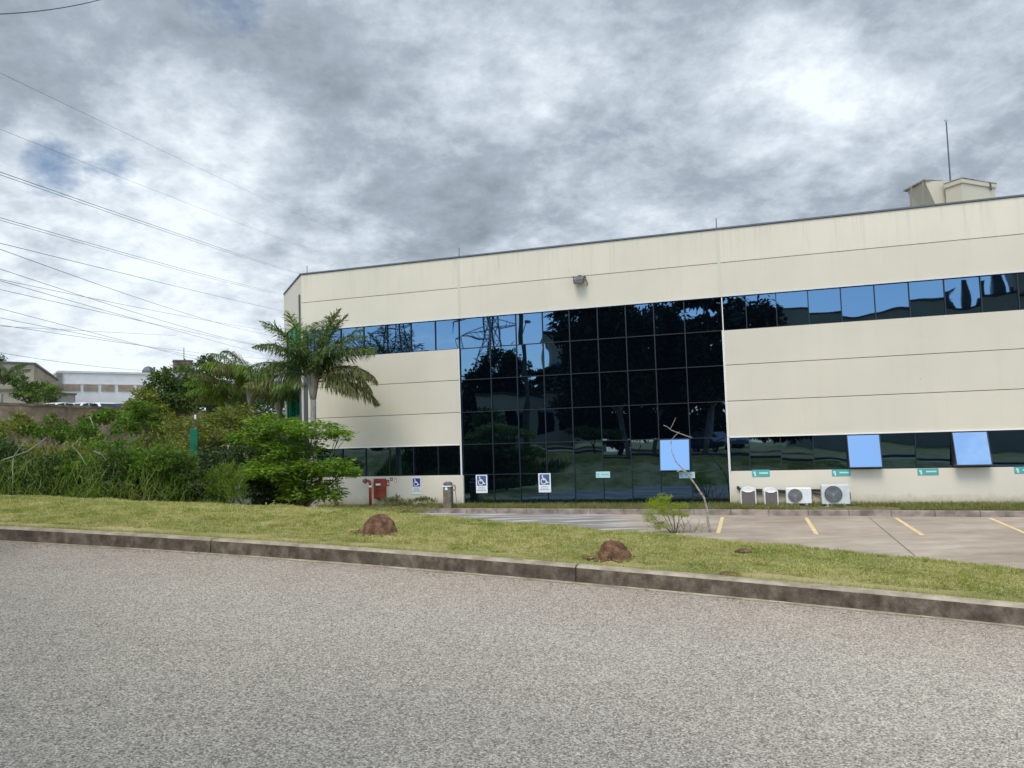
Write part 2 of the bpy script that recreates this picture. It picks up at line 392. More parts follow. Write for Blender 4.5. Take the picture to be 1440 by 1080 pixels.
# thin mortar haunch at the kerb foot
mh=MB()
for a in np.arange(-20,14,.25):
    w0=.035+.012*math.sin(a*5)+.01*math.sin(a*13);w1=.035+.012*math.sin((a+.25)*5)+.01*math.sin((a+.25)*13)
    def P(a,u,dz): x=a+NU[0]*u;y=yk(a)+NU[1]*u;return Vector((x,y,plane(x,y)+dz))
    mh.quad(P(a,-w0,.003),P(a+.25,-w1,.003),P(a+.25,.0,.012),P(a,.0,.012))
tag(mh.build('kerb_footing',M_ktop),kind='structure')

# parking area (low, between bank and building)
def m_park():
    m=mat('parking concrete',(.3,.26,.22),.9);t,b=nodes(m);v=objco(t,world=True)
    a=noise(t,v,.5,7,.65);c=ramp(t,a,[(.35,(.29,.235,.175)),(.5,(.38,.315,.245)),(.65,(.47,.405,.325))])
    s=noise(t,objco(t,(.35,2.2,1),True),1.3,6,.65);c=mixc(t,1.0,c,ramp(t,s,[(.35,(.84,.84,.85)),(.65,(1.12,1.11,1.1))]),'MULTIPLY')
    g=t.nodes.new('ShaderNodeNewGeometry');sx=t.nodes.new('ShaderNodeSeparateXYZ');t.links.new(g.outputs['Position'],sx.inputs[0])
    k=math_(t,'MULTIPLY',math_(t,'SUBTRACT',4.3,math_(t,'ADD',sx.outputs[0],math_(t,'MULTIPLY',noise(t,v,1.2,4,.6),1.4))),.8,clamp=True)
    mp=t.nodes.new('ShaderNodeMapping');mp.inputs['Rotation'].default_value=(0,0,R_(38));mp.inputs['Scale'].default_value=(.35,2.6,1);t.links.new(g.outputs['Position'],mp.inputs[0])
    st=ramp(t,noise(t,mp.outputs[0],1.5,5,.6),[(.42,(.20,.185,.165)),(.52,(.30,.28,.26)),(.60,(.50,.48,.45))])
    c=mixc(t,k,c,st)
    t.links.new(c,b.inputs['Base Color']);bump(t,b,noise(t,v,40,4,.6),.3,.01);return m
M_park=m_park();M_line=noisy('worn yellow road paint',(.62,.44,.19),(.80,.64,.38),9,.8,6,None,0,.01,True)
PZ=-.76
ka,kb=on_z(600,721.5,PZ),on_z(1440,727.5,PZ)
kd=(kb-ka).normalized();kn=Vector((-kd.y,kd.x,0))   # kn points to the building
pk=MB();q0=ka-kd*.6;q1=ka+kd*45
pk.poly([q0-kn*17,q1-kn*30,q1,q0])
tag(pk.build('parking_lot',M_park),kind='structure')
for (x0,y0,x1,y1) in ((1016,727,1010,749.5),(1133.5,727.8,1148.5,751.5),(1260,728.3,1297.5,752.7),(1392,728.5,1444,750.5)):
    a=on_z(x0,y0,PZ+.004);b=on_z(x1,y1,PZ+.004);d=(b-a).normalized();w=Vector((-d.y,d.x,0))*.046
    tag(MB().poly([a-w,b-w,b+w,a+w][::-1]).build('parking_line',M_line),kind='structure')
a=on_z(1222,727.5,PZ+.004);b=on_z(1292,786,PZ+.004);d=(b-a).normalized();w=Vector((-d.y,d.x,0))*.012
tag(MB().poly([a-w,b-w,b+w,a+w][::-1]).build('paving_joint',M_joint),kind='structure')
# parking kerb and planting strip up to the wall
pkb=MB()
L_=45.;M4=Matrix.Translation(q0)@Matrix.Rotation(math.atan2(kd.y,kd.x),4,'Z')
x=0
while x<L_: pkb.box(x,min(x+.992,L_),0,.12,-.2,.15,M4,bev=.012);x+=1.0
M_kp=noisy('parking kerb concrete',(.15,.12,.10),(.36,.30,.25),2.5,.95,8,(.25,.2,.17),.4,.01,True)
tag(pkb.build('parking_kerb',M_kp),kind='structure')
ps=MB();nseg=50
for i in range(nseg):
    a0=q0+kd*(L_*i/nseg)+kn*.12;a1=q0+kd*(L_*(i+1)/nseg)+kn*.12
    def foot(p):
        k=DF-(p.x*nF[0]+p.y*nF[1]);return Vector((p.x+nF[0]*k,p.y+nF[1]*k,p.z))
    z=-.62;p=[Vector((v.x,v.y,z)) for v in (a0,a1,foot(a1)+Vector(nF)*.1,foot(a0)+Vector(nF)*.1)]
    ps.poly(p)
M_strip=noisy('planting strip soil',(.10,.075,.045),(.15,.16,.05),3,.95,7,None,.5,.02,True)
tag(ps.build('planting_strip',M_strip),kind='structure')
lw=MB();z=-.607
pA=q0-kd*.0+kn*.12;lw.poly([Vector((pA.x,pA.y,z)),FW(-3.0-1.0,z,-.1) if False else foot(pA)+Vector((0,0,z-pA.z)),FW(-15.5,z,-.1),Vector((-9.5,24,z)),Vector((-7.5,20,z)),Vector((-4.2,20,z))])
tag(lw.build('side_lawn',M_lawn),kind='structure')

# ------------------------------------------------------------------ the office building
B=empty('office_building',FW(0,0),'cream precast office building with a mirrored blue glass front','office building')
B.rotation_euler=(0,0,FA)
def LB(s,y,z): return (s,y,z)          # local: x along the front, y into the building
ZT,ZUT,ZUB,ZS1,ZS2,ZLT,ZLB,ZB=7.691,5.625,4.596,3.536,2.452,1.376,.374,-.78
SL,SJ1,SJ2,SJ3,SR=-15.63,-9.53,-.975,7.65,16.3
G=.008
def panels(name,sx,zs,mt,y=0.,th=.16):
    m=MB()
    for a,b in zip(sx[:-1],sx[1:]):
        for z0,z1 in zip(zs[:-1],zs[1:]): m.box(a+G*1.2,b-G*1.2,y,y+th,z0+G,z1-G,bev=.006)
    return m.build(name,mt,B)
panels('parapet_wall',[SL,SJ1+.04,SJ2-.0,SJ3,SR],[ZUT,(ZUT+ZT)/2,ZT],M_wall)
panels('wall_panel',[SL+.22,SJ1],[ZLT,ZS2,ZS1,ZUB],M_wall)
panels('wall_panel',[SJ2,SJ3,SR],[ZLT,ZS2,ZS1,ZUB],M_wall)
panels('base_wall',[SL,SJ1+.04],[ZB,ZLB],M_base)
panels('base_wall',[SJ2,SJ3,SR],[ZB,ZLB],M_base)
# dark backing behind the open joints, and the building's body
cr=np.array(on_z(422.5,385,ZT));ce=np.array(at(399.5,414.5,1));
def gz(px,py,z):
    d=ray(px,py);return d*((z-EYE)/d[2])
E_=gz(399.5,414.5,ZT);C_=gz(422.5,385,ZT)
Minv=(Matrix.Translation(FW(0,0))@Matrix.Rotation(FA,4,'Z')).inverted()
eL=Minv@Vector((E_[0],E_[1],0));cL=Minv@Vector((C_[0],C_[1],0))
SLc=SL
bd=MB();z0,z1=ZB,ZT-.3
pts=[(SL+.05,.17),(SR,.17),(SR,16),(eL.x+.3,16),(eL.x+.12,eL.y)]
i=len(bd.v)
for z in (z0,z1):
    for p in pts: bd.v.append((p[0],p[1],z))
k=len(pts);bd.f.append(tuple(range(k-1,-1,-1)));bd.f.append(tuple(k+j for j in range(k)))
for j in range(k): bd.f.append((j,(j+1)%k,k+(j+1)%k,k+j))
bd.build('body',M_joint,B)
# side (splayed) wall at the left corner
ang=math.atan2(eL.y-0,eL.x-SL);ln=math.hypot(eL.x-SL,eL.y)
Ms=Matrix.Translation((SL,0,0))@Matrix.Rotation(ang,4,'Z')      # +x runs away along the splay, +y is outward? (left of direction)
m=MB();m.box(.0,ln,-.16,0.0,6.05,ZT,Ms,bev=.005);m.box(.0,ln,-.16,0,ZB,.3,Ms);m.box(0,.45,-.16,0,.3,6.05,Ms);m.box(ln-.35,ln,-.16,0,.3,6.05,Ms)
m.build('side_wall',m_wall('pale side paint',(.58,.55,.47)),B)
m=MB()
for r in range(5):
    for c in range(3):
        w=(ln-.8)/3;m.box(.45+c*w+.02,.45+(c+1)*w-.02,-.1,-.06,.3+r*1.15+.02,.3+(r+1)*1.15-.02,Ms)
gw=m.build('stair_window',M_glassg,B)
m=MB()
for c in range(4): w=(ln-.8)/3;m.box(.45+c*w-.02,.45+c*w+.02,-.13,-.02,.3,6.05,Ms)
for r in range(6): m.box(.45,ln-.35,-.125,-.025,.3+r*1.15-.018,.3+r*1.15+.018,Ms)
m.build('frame',mat('green frame',(.01,.12,.08),.4),gw)
m=MB();m.box(.16,.24,.002,.06,ZB,7.0,Ms);m.build('downpipe',M_cap,B)
m=MB();m.box(SL-.0,SL+.2,.03,.2,ZB,ZUT,None);m.build('corner_strip',mat('dark corner strip',(.05,.06,.06),.5),B)  # dark upright strip up the left corner of the front
# back wall left of the splay
m=MB();m.box(eL.x-.02,eL.x+.14,eL.y,16,ZB,ZT,None);m.build('rear_side_wall',M_wall,B)
# parapet flashing
m=MB();m.box(SL-.04,SR,-.035,.19,ZT+.003,ZT+.05);m.box(-.03,ln,-.2,.035,ZT+.003,ZT+.052,Ms)
m.build('parapet_flashing',M_cap,B)
m=MB();m.box(SL,SR,.2,16,ZT-.299,ZT-.25);m.build('roof',noisy('roof felt',(.2,.2,.2),(.3,.3,.29),2),B)
# pale trims over the window bands
m=MB()
m.box(SL,SR,-.03,.0,ZUT-.012,ZUT+.022);m.build('window_head_trim',M_alu,B)
M_et=mat('white edge trim',(.74,.72,.66),.6)
for q in ((SL+.22,SJ1-.06,ZLT-.015,ZLT+.02),(SJ2+.06,SR,ZLT-.015,ZLT+.02),(SJ1-.045,SJ1-.02,ZLB-.02,ZLT),(SJ2+.02,SJ2+.045,ZLB,ZUT-.03),(SJ1-.016,SJ1+.006,ZB,ZUB),(SJ2-.012,SJ2+.014,ZB,ZUB)):
    MB().box(q[0],q[1],-.026,-.001,q[2],q[3]).build('panel_edge_trim',M_et,B)
m=MB()
M_jc=mat('joint cover paint',(.52,.49,.40),.8)
for s in (SJ1+.05,SJ2,SJ3):   # vertical cover strips on the parapet joints
    MB().box(s-.045,s+.045,-.008,-.001,ZUT+.03,ZT-.01).build('joint_cover',M_jc,B)

def window_band(s_list,z_list,name,skip=(),tilt=0.35,open_=()):
    fr=MB();y0=.05
    for s in s_list: fr.box(s-.012,s+.012,y0-.035,y0+.06,z_list[0],z_list[-1])
    for z in z_list: fr.box(s_list[0],s_list[-1],y0-.032,y0+.058,z-.011,z+.011)
    f=fr.build(name,M_frame,B)
    for i in range(len(s_list)-1):
        for j in range(len(z_list)-1):
            a,b,c,d=s_list[i]+.012,s_list[i+1]-.012,z_list[j]+.011,z_list[j+1]-.011
            if (i,j) in open_:
                th=open_[(i,j)]
                m=MB();hh=d-c;Mx=Matrix.Translation((0,y0-.035,d))@Matrix.Rotation(R_(-th),4,'X')
                for (p,q,r_,s_) in ((a,a+.022,-hh,0),(b-.022,b,-hh,0),(a+.022,b-.022,-hh,-hh+.022),(a+.022,b-.022,-.022,0)): m.box(p,q,-.02,.012,r_,s_,Mx)
                o=m.build('open_sash',M_frame,f)
                m=MB();m.box(a+.02,b-.02,-.008,-.004,-hh+.02,-.02,Mx);m.build('sash_glass',M_glassb,f)
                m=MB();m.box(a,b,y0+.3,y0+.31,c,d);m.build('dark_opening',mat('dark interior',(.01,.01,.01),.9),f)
                for ss in (a+.02,b-.02):
                    p0=(ss,y0+.02,c+.02);p1=tuple(Mx@Vector((ss,.0,-hh+.08)));MB().tube([p0,p1],.008,5).build('stay_arm',M_alu,f)
                continue
            # each pane sits a hair out of true and is slightly pillowed
            ax=math.tan(R_(random.gauss(tilt,.14)));az=math.tan(R_(random.gauss(0,.18)));bow=random.gauss(.0,.0010);sd_=random.uniform(0,99)
            n=9;V=[];Fq=[]
            for p in range(n):
                for q in range(n):
                    u=p/(n-1);v=q/(n-1);x=a+(b-a)*u;z=c+(d-c)*v
                    y=y0+.012-ax*(v-.5)*(c-d)*-1*-1+az*(u-.5)*(b-a)+bow*(math.sin(math.pi*u)*math.sin(math.pi*v))+.0008*mn.noise(Vector((u*1.6+sd_,v*1.6,sd_)))
                    V.append((x,y,z))
            for p in range(n-1):
                for q in range(n-1):
                    k=p*n+q;Fq.append((k,k+n,k+n+1,k+1))
            npmesh('glass_pane',V,Fq,M_glass,f,smooth=True)
    return f
ul=[SL+.2,-14.9,-14.05,-13.14,-12.22,-11.31,-10.4,SJ1]
window_band(ul,[ZUB,ZUT-.013],'window_band')
cur=[SJ1+.0,-8.43,-7.52,-6.61,-5.71,-4.79,-3.89,-3.01,-2.08,SJ2]
window_band(cur,[ZB+.16,ZLB,ZLT,ZS2,ZS1,ZUB,ZUT-.013],'curtain_wall',open_={(7,1):13})
ur=[SJ2,-.26]+[.60+.888*k for k in range(18)];ur=[v for v in ur if v<SR]+[SR]
window_band(ur,[ZUB,ZUT-.013],'window_band')
lr=[SJ2+.05,-.37]+[.512+.888*k for k in range(18)];lr=[v for v in lr if v<SR]+[SR]
window_band(lr,[ZLB,ZLT-.016],'window_band',open_={(4,0):15,(7,0):19})
ll=[SL+.2,-14.9,-14.05,-13.14,-12.22,-11.31,-10.4,SJ1-.045]
window_band(ll,[ZLB,ZLT-.016],'window_band')

# lightning rods along the parapet (things on the roof edge)
for n_,(s,hh,lab) in enumerate(((SL+.22,.28,'short thin lightning rod at the left corner of the parapet'),(SJ1+.07,.30,'short thin lightning rod on the parapet above the left end of the glass front'),(SJ2-.02,.32,'short thin lightning rod on the parapet above the right end of the glass front'))):
    o=MB().tube([(0,0,0),(0,0,hh)],.014,6).box(-.035,.035,-.035,.035,0,.02).build('lightning_rod',mat('galvanised rod',(.12,.13,.14),.5,.6))
    o.location=FW(s,ZT+.052,-.06);tag(o,lab,'lightning rod','lightning rods on the parapet')

M_tke=noisy('grimy slab edge',(.12,.12,.11),(.34,.32,.27),3,.9)
# rooftop tank house
azl=R_(-24.2);dl=Vector((math.sin(azl),math.cos(azl),0));dr=Vector((dl.y,-dl.x,0))
TD=25.5;cn=at(1352,251,TD);zt=cn.z
def along(px,py,d0,dirv):
    best=0
    for k in range(1,4000):
        p=d0+dirv*(k*.005);v=np.array(p)-np.array([0,0,EYE]);X=720+FOC*(v@_rt)/(v@_fw)
        if (dirv is dr and X>=px) or (dirv is not dr and X<=px): return k*.005
    return 5
lr_=along(1399,0,cn,dr);ll_=along(1329,0,cn,dl)
T=empty('rooftop_tank_house',Vector((cn.x,cn.y,ZT-.25)),'cream water tank house on the right end of the flat roof','tank house')
Mt=Matrix(((dr.x,dl.x,0,0),(dr.y,dl.y,0,0),(0,0,1,0),(0,0,0,1)));T.matrix_world=Matrix.Translation(T.location)@Mt
hT=zt-(ZT-.25)
M_tank=m_wall('tank house paint',(.50,.46,.36))
m=MB();m.box(0,lr_,0,ll_,0,hT-.161);m.build('wall',M_tank,T)
m=MB();m.box(-.045,lr_+.02,-.045,ll_+.02,hT-.16,hT-.01,bev=.01);m.build('roof_slab',M_tank,T)
m=MB();m.box(-.055,lr_+.03,-.055,ll_+.03,hT-.009,hT+.02);m.build('roof_edge',M_tke,T)
l2=along(1281,0,cn,dl)
# lean-to volume with slanted cheek on the left
q_=cn+dl*along(1312,0,cn,dl);m=MB();hL=at(1312,258.5,q_.y).z-(ZT-.25)
m.v=[];y0,y1=ll_+.001,l2;x0=.45
P=[(x0-.0,y0,0),(x0-1.0,y0+.35,hL),(x0,y0,hL),(x0,y1,0),(x0-.6,y1,hL),(x0,y1,hL),(1.7,y0,0),(1.7,y0,hL),(1.7,y1,0),(1.7,y1,hL)]
m.v=P;m.f=[(0,2,1),(0,1,4,3),(1,2,5,4),(3,4,5),(2,7,9,5),(0,6,7,2),(3,5,9,8),(6,8,9,7)]
m.build('stair_head',M_tank,T)
m=MB();m.poly([(x0-1.1,y0+.3,hL+.002),(1.75,y0-.0,hL+.002),(1.75,y1,hL+.002),(x0-.7,y1+.1,hL+.002)]);m.poly([(x0-1.1,y0+.3,hL+.05),(1.75,y0-.0,hL+.05),(1.75,y1,hL+.05),(x0-.7,y1+.1,hL+.05)])
m.quad((x0-1.1,y0+.3,hL+.002),(x0-.7,y1+.1,hL+.002),(x0-.7,y1+.1,hL+.05),(x0-1.1,y0+.3,hL+.05));m.quad((x0-1.1,y0+.3,hL+.002),(1.75,y0,hL+.002),(1.75,y0,hL+.05),(x0-1.1,y0+.3,hL+.05))
m.build('stair_head_roof',M_tke,T)
m=MB()
lx=-.95;ly=ll_+(l2-ll_)*.62
for d in (0,.45): m.tube([(lx,ly-d,-.0),(lx+.35,ly-d,hL-.02)],.028,6)
for k in range(7):
    z=.2+k*.24;m.tube([(lx+z*.19,ly,z),(lx+z*.19,ly-.45,z)],.02,5)
m.build('ladder',mat('ladder steel',(.20,.17,.14),.6),T)
m=MB().tube([(lr_*.8,-.06,hT-.02),(lr_*.82,-.06,hT-.28)],.03,5);m.build('overflow_stub',M_cap,T)
p0=at(1336.5,254,TD+1.2);p1=at(1329.3,172,TD+1.2)
o=MB().tube([(0,0,-.4),(0,0,p1.z-p0.z)],[.03,.022],6).tube([(0,0,p1.z-p0.z),(.07,0,p1.z-p0.z+.09)],.008,4).tube([(0,0,p1.z-p0.z),(-.07,0,p1.z-p0.z+.09)],.008,4).tube([(0,0,p1.z-p0.z),(0,.0,p1.z-p0.z+.12)],.008,4).build('lightning_mast',mat('mast steel',(.09,.11,.13),.5,.5))
o.location=p0;tag(o,'tall thin lightning mast rising from the tank house roof','lightning mast')

# ------------------------------------------------------------------ small things on and by the front
def facing(o): o.rotation_euler=(0,0,FA);return o
def fac_empty(name,px,py,label,cat,out=.0,group=None):
    s,z=on_fac(px,py,out);e=empty(name,FW(s,z,out),label,cat,group,FA);return e
M_white=noisy('white enamel',(.66,.66,.64),(.78,.78,.76),5,.45);M_grille=mat('grille dark',(.06,.06,.06),.5);M_grey=mat('grey steel',(.35,.36,.36),.5,.2)
# wall floodlight
e=fac_empty('wall_floodlight',816,391,'dark weathered floodlight bracketed on the upper cream wall','floodlight')
m=MB();Mx=Matrix.Rotation(R_(28),4,'X');m.box(-.17,.17,-.34,-.08,-.09,.09,Mx,bev=.02);m.build('housing',noisy('floodlight housing',(.06,.06,.055),(.16,.155,.14),8,.6),e)
m=MB();m.box(-.14,.14,-.352,-.341,-.065,.065,Mx);m.build('lens',mat('floodlight lens',(.22,.22,.22),.2),e)
m=MB();m.box(-.05,.05,-.1,0,.02,.08);m.box(-.19,-.172,-.25,0,-.03,.03);m.box(.172,.19,-.25,0,-.03,.03);m.tube([(.17,-.02,-.05),(.24,-.015,-.2),(.2,-.01,-.27)],.012,5);m.build('bracket',M_cap,e)
# wheelchair signs
M_blue=mat('sign blue',(.02,.035,.22),.4);M_bluem=mat('sign slate blue',(.06,.11,.21),.4);M_signw=mat('sign white',(.78,.79,.82),.4);M_ink=mat('sign grey print',(.30,.33,.33),.5)
def strip2(m,pts,w,y):
    for (a,b),(c,d) in zip(pts[:-1],pts[1:]):
        dx,dz=c-a,d-b;l=math.hypot(dx,dz);nx,nz=-dz/l*w/2,dx/l*w/2;ex,ez=dx/l*w*.3,dz/l*w*.3
        m.quad((a-nx-ex,y,b-nz-ez),(c-nx+ex,y,d-nz+ez),(c+nx+ex,y,d+nz+ez),(a+nx-ex,y,b+nz-ez));y-=.0006
def wheelchair(par,cx,cz,S,y):
    m=MB();k=S
    def T_(p): return (cx+p[0]*k,cz+p[1]*k)
    m.poly([(T_((-.2+.075*math.cos(a),.36+.075*math.sin(a)))[0],y,T_((-.2+.075*math.cos(a),.36+.075*math.sin(a)))[1]) for a in np.linspace(0,2*math.pi,14)[:-1]])
    strip2(m,[T_(p) for p in ((-.19,.26),(-.12,-.0),(.09,-.0),(.27,-.30),(.38,-.26))],.10*k,y-.0008)
    strip2(m,[T_(p) for p in ((-.16,.12),(.06,.12))],.07*k,y-.004)
    arc=[T_((-.08+.27*math.cos(a),-.17+.27*math.sin(a))) for a in np.linspace(R_(125),R_(350),16)]
    strip2(m,arc,.075*k,y-.0055)
    m.build('wheelchair_symbol',M_signw,par)
def dis_sign(px,py,wpx,hpx,label,blue,white,out):
    e=fac_empty('disabled_parking_sign',px,py,label,'sign',out,'disabled parking signs')
    sc_=25*.0/1+ (24.6/1075)
    w,h=wpx*sc_,hpx*sc_
    m=MB();m.box(-w/2,w/2,-.012,0,-h/2,h/2,bev=.002);m.build('plate',white,e)
    sq=w*.80;cz=h/2-sq/2-w*.08
    m=MB();m.box(-sq/2,sq/2,-.0145,-.0125,cz-sq/2*1.02,cz+sq/2*1.02);m.build('blue_panel',blue,e)
    wheelchair(e,0,cz,sq*.98,-.016)
    m=MB();zb=cz-sq/2
    for i,(wd_,th) in enumerate(((.55,.022),(.62,.022),(.8,.03))):
        z=zb-.055-i*(h*.085)
        x=-wd_*w/2
        while x<wd_*w/2:
            l=random.uniform(.02,.05);m.box(x,min(x+l,wd_*w/2),-.0142,-.0124,z-th/2,z+th/2);x+=l+.01
    m.build('printed_lines',M_ink,e);return e
dis_sign(586,683.5,15,25,'blue wheelchair sign on the cream wall right of the red hose cabinet',M_blue,mat('sticker clear white',(.66,.68,.66),.5),.004)
dis_sign(677.5,680.5,17.5,26,'white wheelchair sign on the glass nearest the steel post, left of two',M_bluem,M_signw,.0)
dis_sign(766,679.0,18,26.5,'white wheelchair sign on the glass below the tall curtain wall, right of two',M_bluem,M_signw,.0)
# teal stickers
M_teal=mat('teal sign',(.09,.33,.31),.4);M_tealp=mat('pale teal sign',(.42,.62,.63),.4);M_teall=mat('teal sign print',(.42,.72,.68),.4)
for (px,py,w,h,pale,lab) in ((848,667.5,18.5,8,1,'pale teal bay sign on the glass, right of both wheelchair signs'),(966,668,20,8,2,'pale green bay sign on the glass behind the leaning dead branch'),
    (1070,665.5,21.5,9,0,'teal bay sign on the wall above the two side-on air conditioner units'),(1183,664.8,22,8.5,0,'teal bay sign on the wall above the largest air conditioner unit'),
    (1305,663.4,24,8.5,0,'teal bay sign on the wall between the two open sashes of the lower band'),(1441,661,23,8.5,0,'teal bay sign on the wall at the right edge of the photo')):
    e=fac_empty('bay_sign',px,py,lab,'sign',.001 if not pale else -.02,'teal bay signs along the front');k=(25-.0036*(px-1030)*1.6)/1075
    w*=k;h*=k
    m=MB();m.box(-w/2,w/2,-.01,0,-h/2,h/2,bev=.002);m.build('plate',M_tealp if pale else M_teal,e)
    m=MB();m.poly([(-w*.36+.04*math.cos(a),-.012,.035*math.sin(a)+.02) for a in np.linspace(0,2*math.pi,10)[:-1]]);m.box(-w*.37,-w*.28,-.0125,-.0105,-h*.4,-h*.05)
    m.box(-w*.1,w*.4,-.0125,-.0105,-h*.08,h*.14);m.build('printed_marks',M_teall if not pale else mat('teal print',(.22,.5,.48),.4),e)

# air conditioner units (side-on pair shows the coil face, the other two show their fan grilles)
def fan_face(par,cx,cz,r,y,dark):
    m=MB();m.poly([(cx+r*math.cos(a),y-.002,cz+r*math.sin(a)) for a in np.linspace(0,2*math.pi,33)[:-1]]);m.build('fan_opening',dark,par)
    m=MB()
    for q in (1,.8,.6,.4,.2): 
        m.tube([(cx+r*q*math.cos(a),y-.008,cz+r*q*math.sin(a)) for a in np.linspace(0,2*math.pi,25)],.005 if q<1 else .01,4,False)
    for a in np.linspace(0,math.pi,9)[:-1]: m.tube([(cx-r*math.cos(a),y-.008,cz-r*math.sin(a)),(cx+r*math.cos(a),y-.008,cz+r*math.sin(a))],.004,4)
    m.build('fan_guard',M_grey,par)
    m=MB()
    for k in range(3):
        a=k*2.094+.3;b=a+.75;m.poly([(cx+.03*math.cos(a),y-.003,cz+.03*math.sin(a)),(cx+r*.85*math.cos(a),y-.003,cz+r*.85*math.sin(a)),(cx+r*.88*math.cos((a+b)/2),y-.005,cz+r*.88*math.sin((a+b)/2)),(cx+r*.8*math.cos(b),y-.004,cz+r*.8*math.sin(b))])
    m.build('fan_blade',mat('fan blade',(.12,.12,.12),.5),par)
def on_ground_front(px,base_py,out):
    s,z=on_fac(px,base_py,out);return s,z
def ac_front(x0,x1,y0,y1,label,mw,md,fr):
    out=.55;s0,zb=on_fac(x0,y1,out);s1,_=on_fac(x1,y1,out);_,zt_=on_fac(x0,y0,out);w=s1-s0;h=zt_-zb
    e=empty('air_conditioner',FW((s0+s1)/2,zb,out-.16),label,'air conditioner','outdoor air conditioner units',FA)
    m=MB();m.box(-w/2,w/2,-.16,.16,.0,h,bev=.018);m.build('casing',mw,e)
    m=MB();m.box(w/2+.001,w/2+.03,-.08,.1,h*.25,h*.6,bev=.006);m.build('valve_cover',M_cap,e)
    m=MB()
    for s in (-w*.3,w*.3): m.box(s-.03,s+.03,-.2,.42,-.05,-.001)
    m.build('mounting_rail',M_grey,e)
    m=MB()
    for s in (-w*.3,w*.3): m.box(s-.07,s+.07,-.18,.2,min(-.09,-.62-zb),-.051)
    m.build('support_block',mat('support block',(.12,.11,.10),.9),e)
    fan_face(e,-w/2+fr,h*.52,min(h*.43,fr*.9),-.161,md)
    m=MB();m.box(w*.5-.12,w*.5-.03,-.1645,-.1615,h*.15,h*.88) if h>.6 else m.box(w*.14,w*.143,-.1645,-.1615,h*.06,h*.94)
    m.build('side_panel_line',M_grey if h<.6 else mat('louvre panel',(.42,.46,.46),.5),e)
    return e
ac_front(1106,1142,686.5,708.5,'small white air conditioner unit with round fan, second from the right',M_white,mat('fan dark olive',(.08,.08,.06),.6),.245)
ac_front(1156,1196,682,709.5,'largest pale grey air conditioner unit with round fan, rightmost of four',noisy('pale grey enamel',(.50,.54,.52),(.60,.63,.61),5,.5),mat('fan dark blue',(.05,.06,.08),.6),.31)
def ac_side(x0,x1,y0,y1,rz,label):
    out=.62;s0,zb=on_fac(x0,y1,out);s1,_=on_fac(x1,y1,out);_,zt_=on_fac(x0,y0,out);w=(s1-s0);h=zt_-zb
    e=empty('air_conditioner',FW((s0+s1)/2,zb-.03,out-.2),label,'air conditioner','outdoor air conditioner units',FA+rz)
    h+=.03
    # rounded-top casing: profile arch extruded in depth
    prof=[(-w/2,0),(-w/2,h*.80)]+[(-w/2*math.cos(a),h*.80+h*.20*math.sin(a)) for a in np.linspace(0.2,math.pi-.2,9)]+[(w/2,h*.80),(w/2,0)]
    m=MB();n=len(prof)
    for y in (-.2,.2):
        for p in prof: m.v.append((p[0],y,p[1]))
    m.f.append(tuple(range(n)));m.f.append(tuple(2*n-1-j for j in range(n)))
    for j in range(n): m.f.append((j,j+n,(j+1)%n+n,(j+1)%n))
    m.build('casing',M_white,e)
    ch=mat('coil fins',(.13,.11,.095),.7)
    top=h*.78
    pr=[(-w/2+.03,.02),(w/2-.03,.02),(w/2-.03,top+.02),(.08,top-.01),(-.08,top-.01),(-w/2+.03,top+.02)]
    m=MB();m.poly([(p[0],-.203,p[1]) for p in pr]);m.build('coil_face',ch,e)
    m=MB()
    for x in np.arange(-w/2+.07,w/2-.05,.025): m.box(x,x+.004,-.207,-.204,.04,top-.045)
    m.build('fin_guard',mat('fin guard',(.25,.22,.19),.6),e)
    m=MB();m.tube([(-w*.28,-.2,h*.80),(-w*.12,-.215,h*.745),(w*.12,-.215,h*.745),(w*.28,-.2,h*.80)],.014,5);m.build('handle',M_white,e)
    m=MB();m.box(-w/2+.03,w/2-.03,-.17,.17,min(-.02,-.62-zb),-.001);m.build('support_block',mat('support block dark',(.1,.09,.08),.9),e)
    return e
ac_side(1042,1064,685.5,709.5,0,'white arched air conditioner unit nearest the glass front, leftmost of four')
ac_side(1074,1094,686.5,709.5,.12,'white arched air conditioner unit set askew, second from the left')
# pipes behind the units
m=MB();s0,z0=on_fac(1038,685.5);s1,z1=on_fac(1106,690);s2,z2=on_fac(1160,691)
base=FW(s0,z0);
m.tube([(0,.0,0),(0,-.05,0),(.08,-.06,-.06),(.7,-.06,-.075),(s1-s0,-.06,-.11)],[.05,.045,.035,.03,.03],6)
m.tube([(.1,-.09,-.1),(.9,-.09,-.13),(s1-s0,-.09,-.15)],.022,6)
m.tube([(s1-s0+.6,-.06,-.1),(s2-s0-.35,-.06,-.09),(s2-s0,-.06,-.1)],.035,6)
m.tube([(s1-s0+.7,-.06,-.15),(s1-s0+1.1,-.06,-.3),(s2-s0-.1,-.06,-.42)],.018,6)
o=m.build('refrigerant_pipe_run',mat('black pipe lagging',(.03,.027,.025),.8));o.location=base;facing(o);tag(o,'black lagged pipes along the wall behind the air conditioner units','pipes')

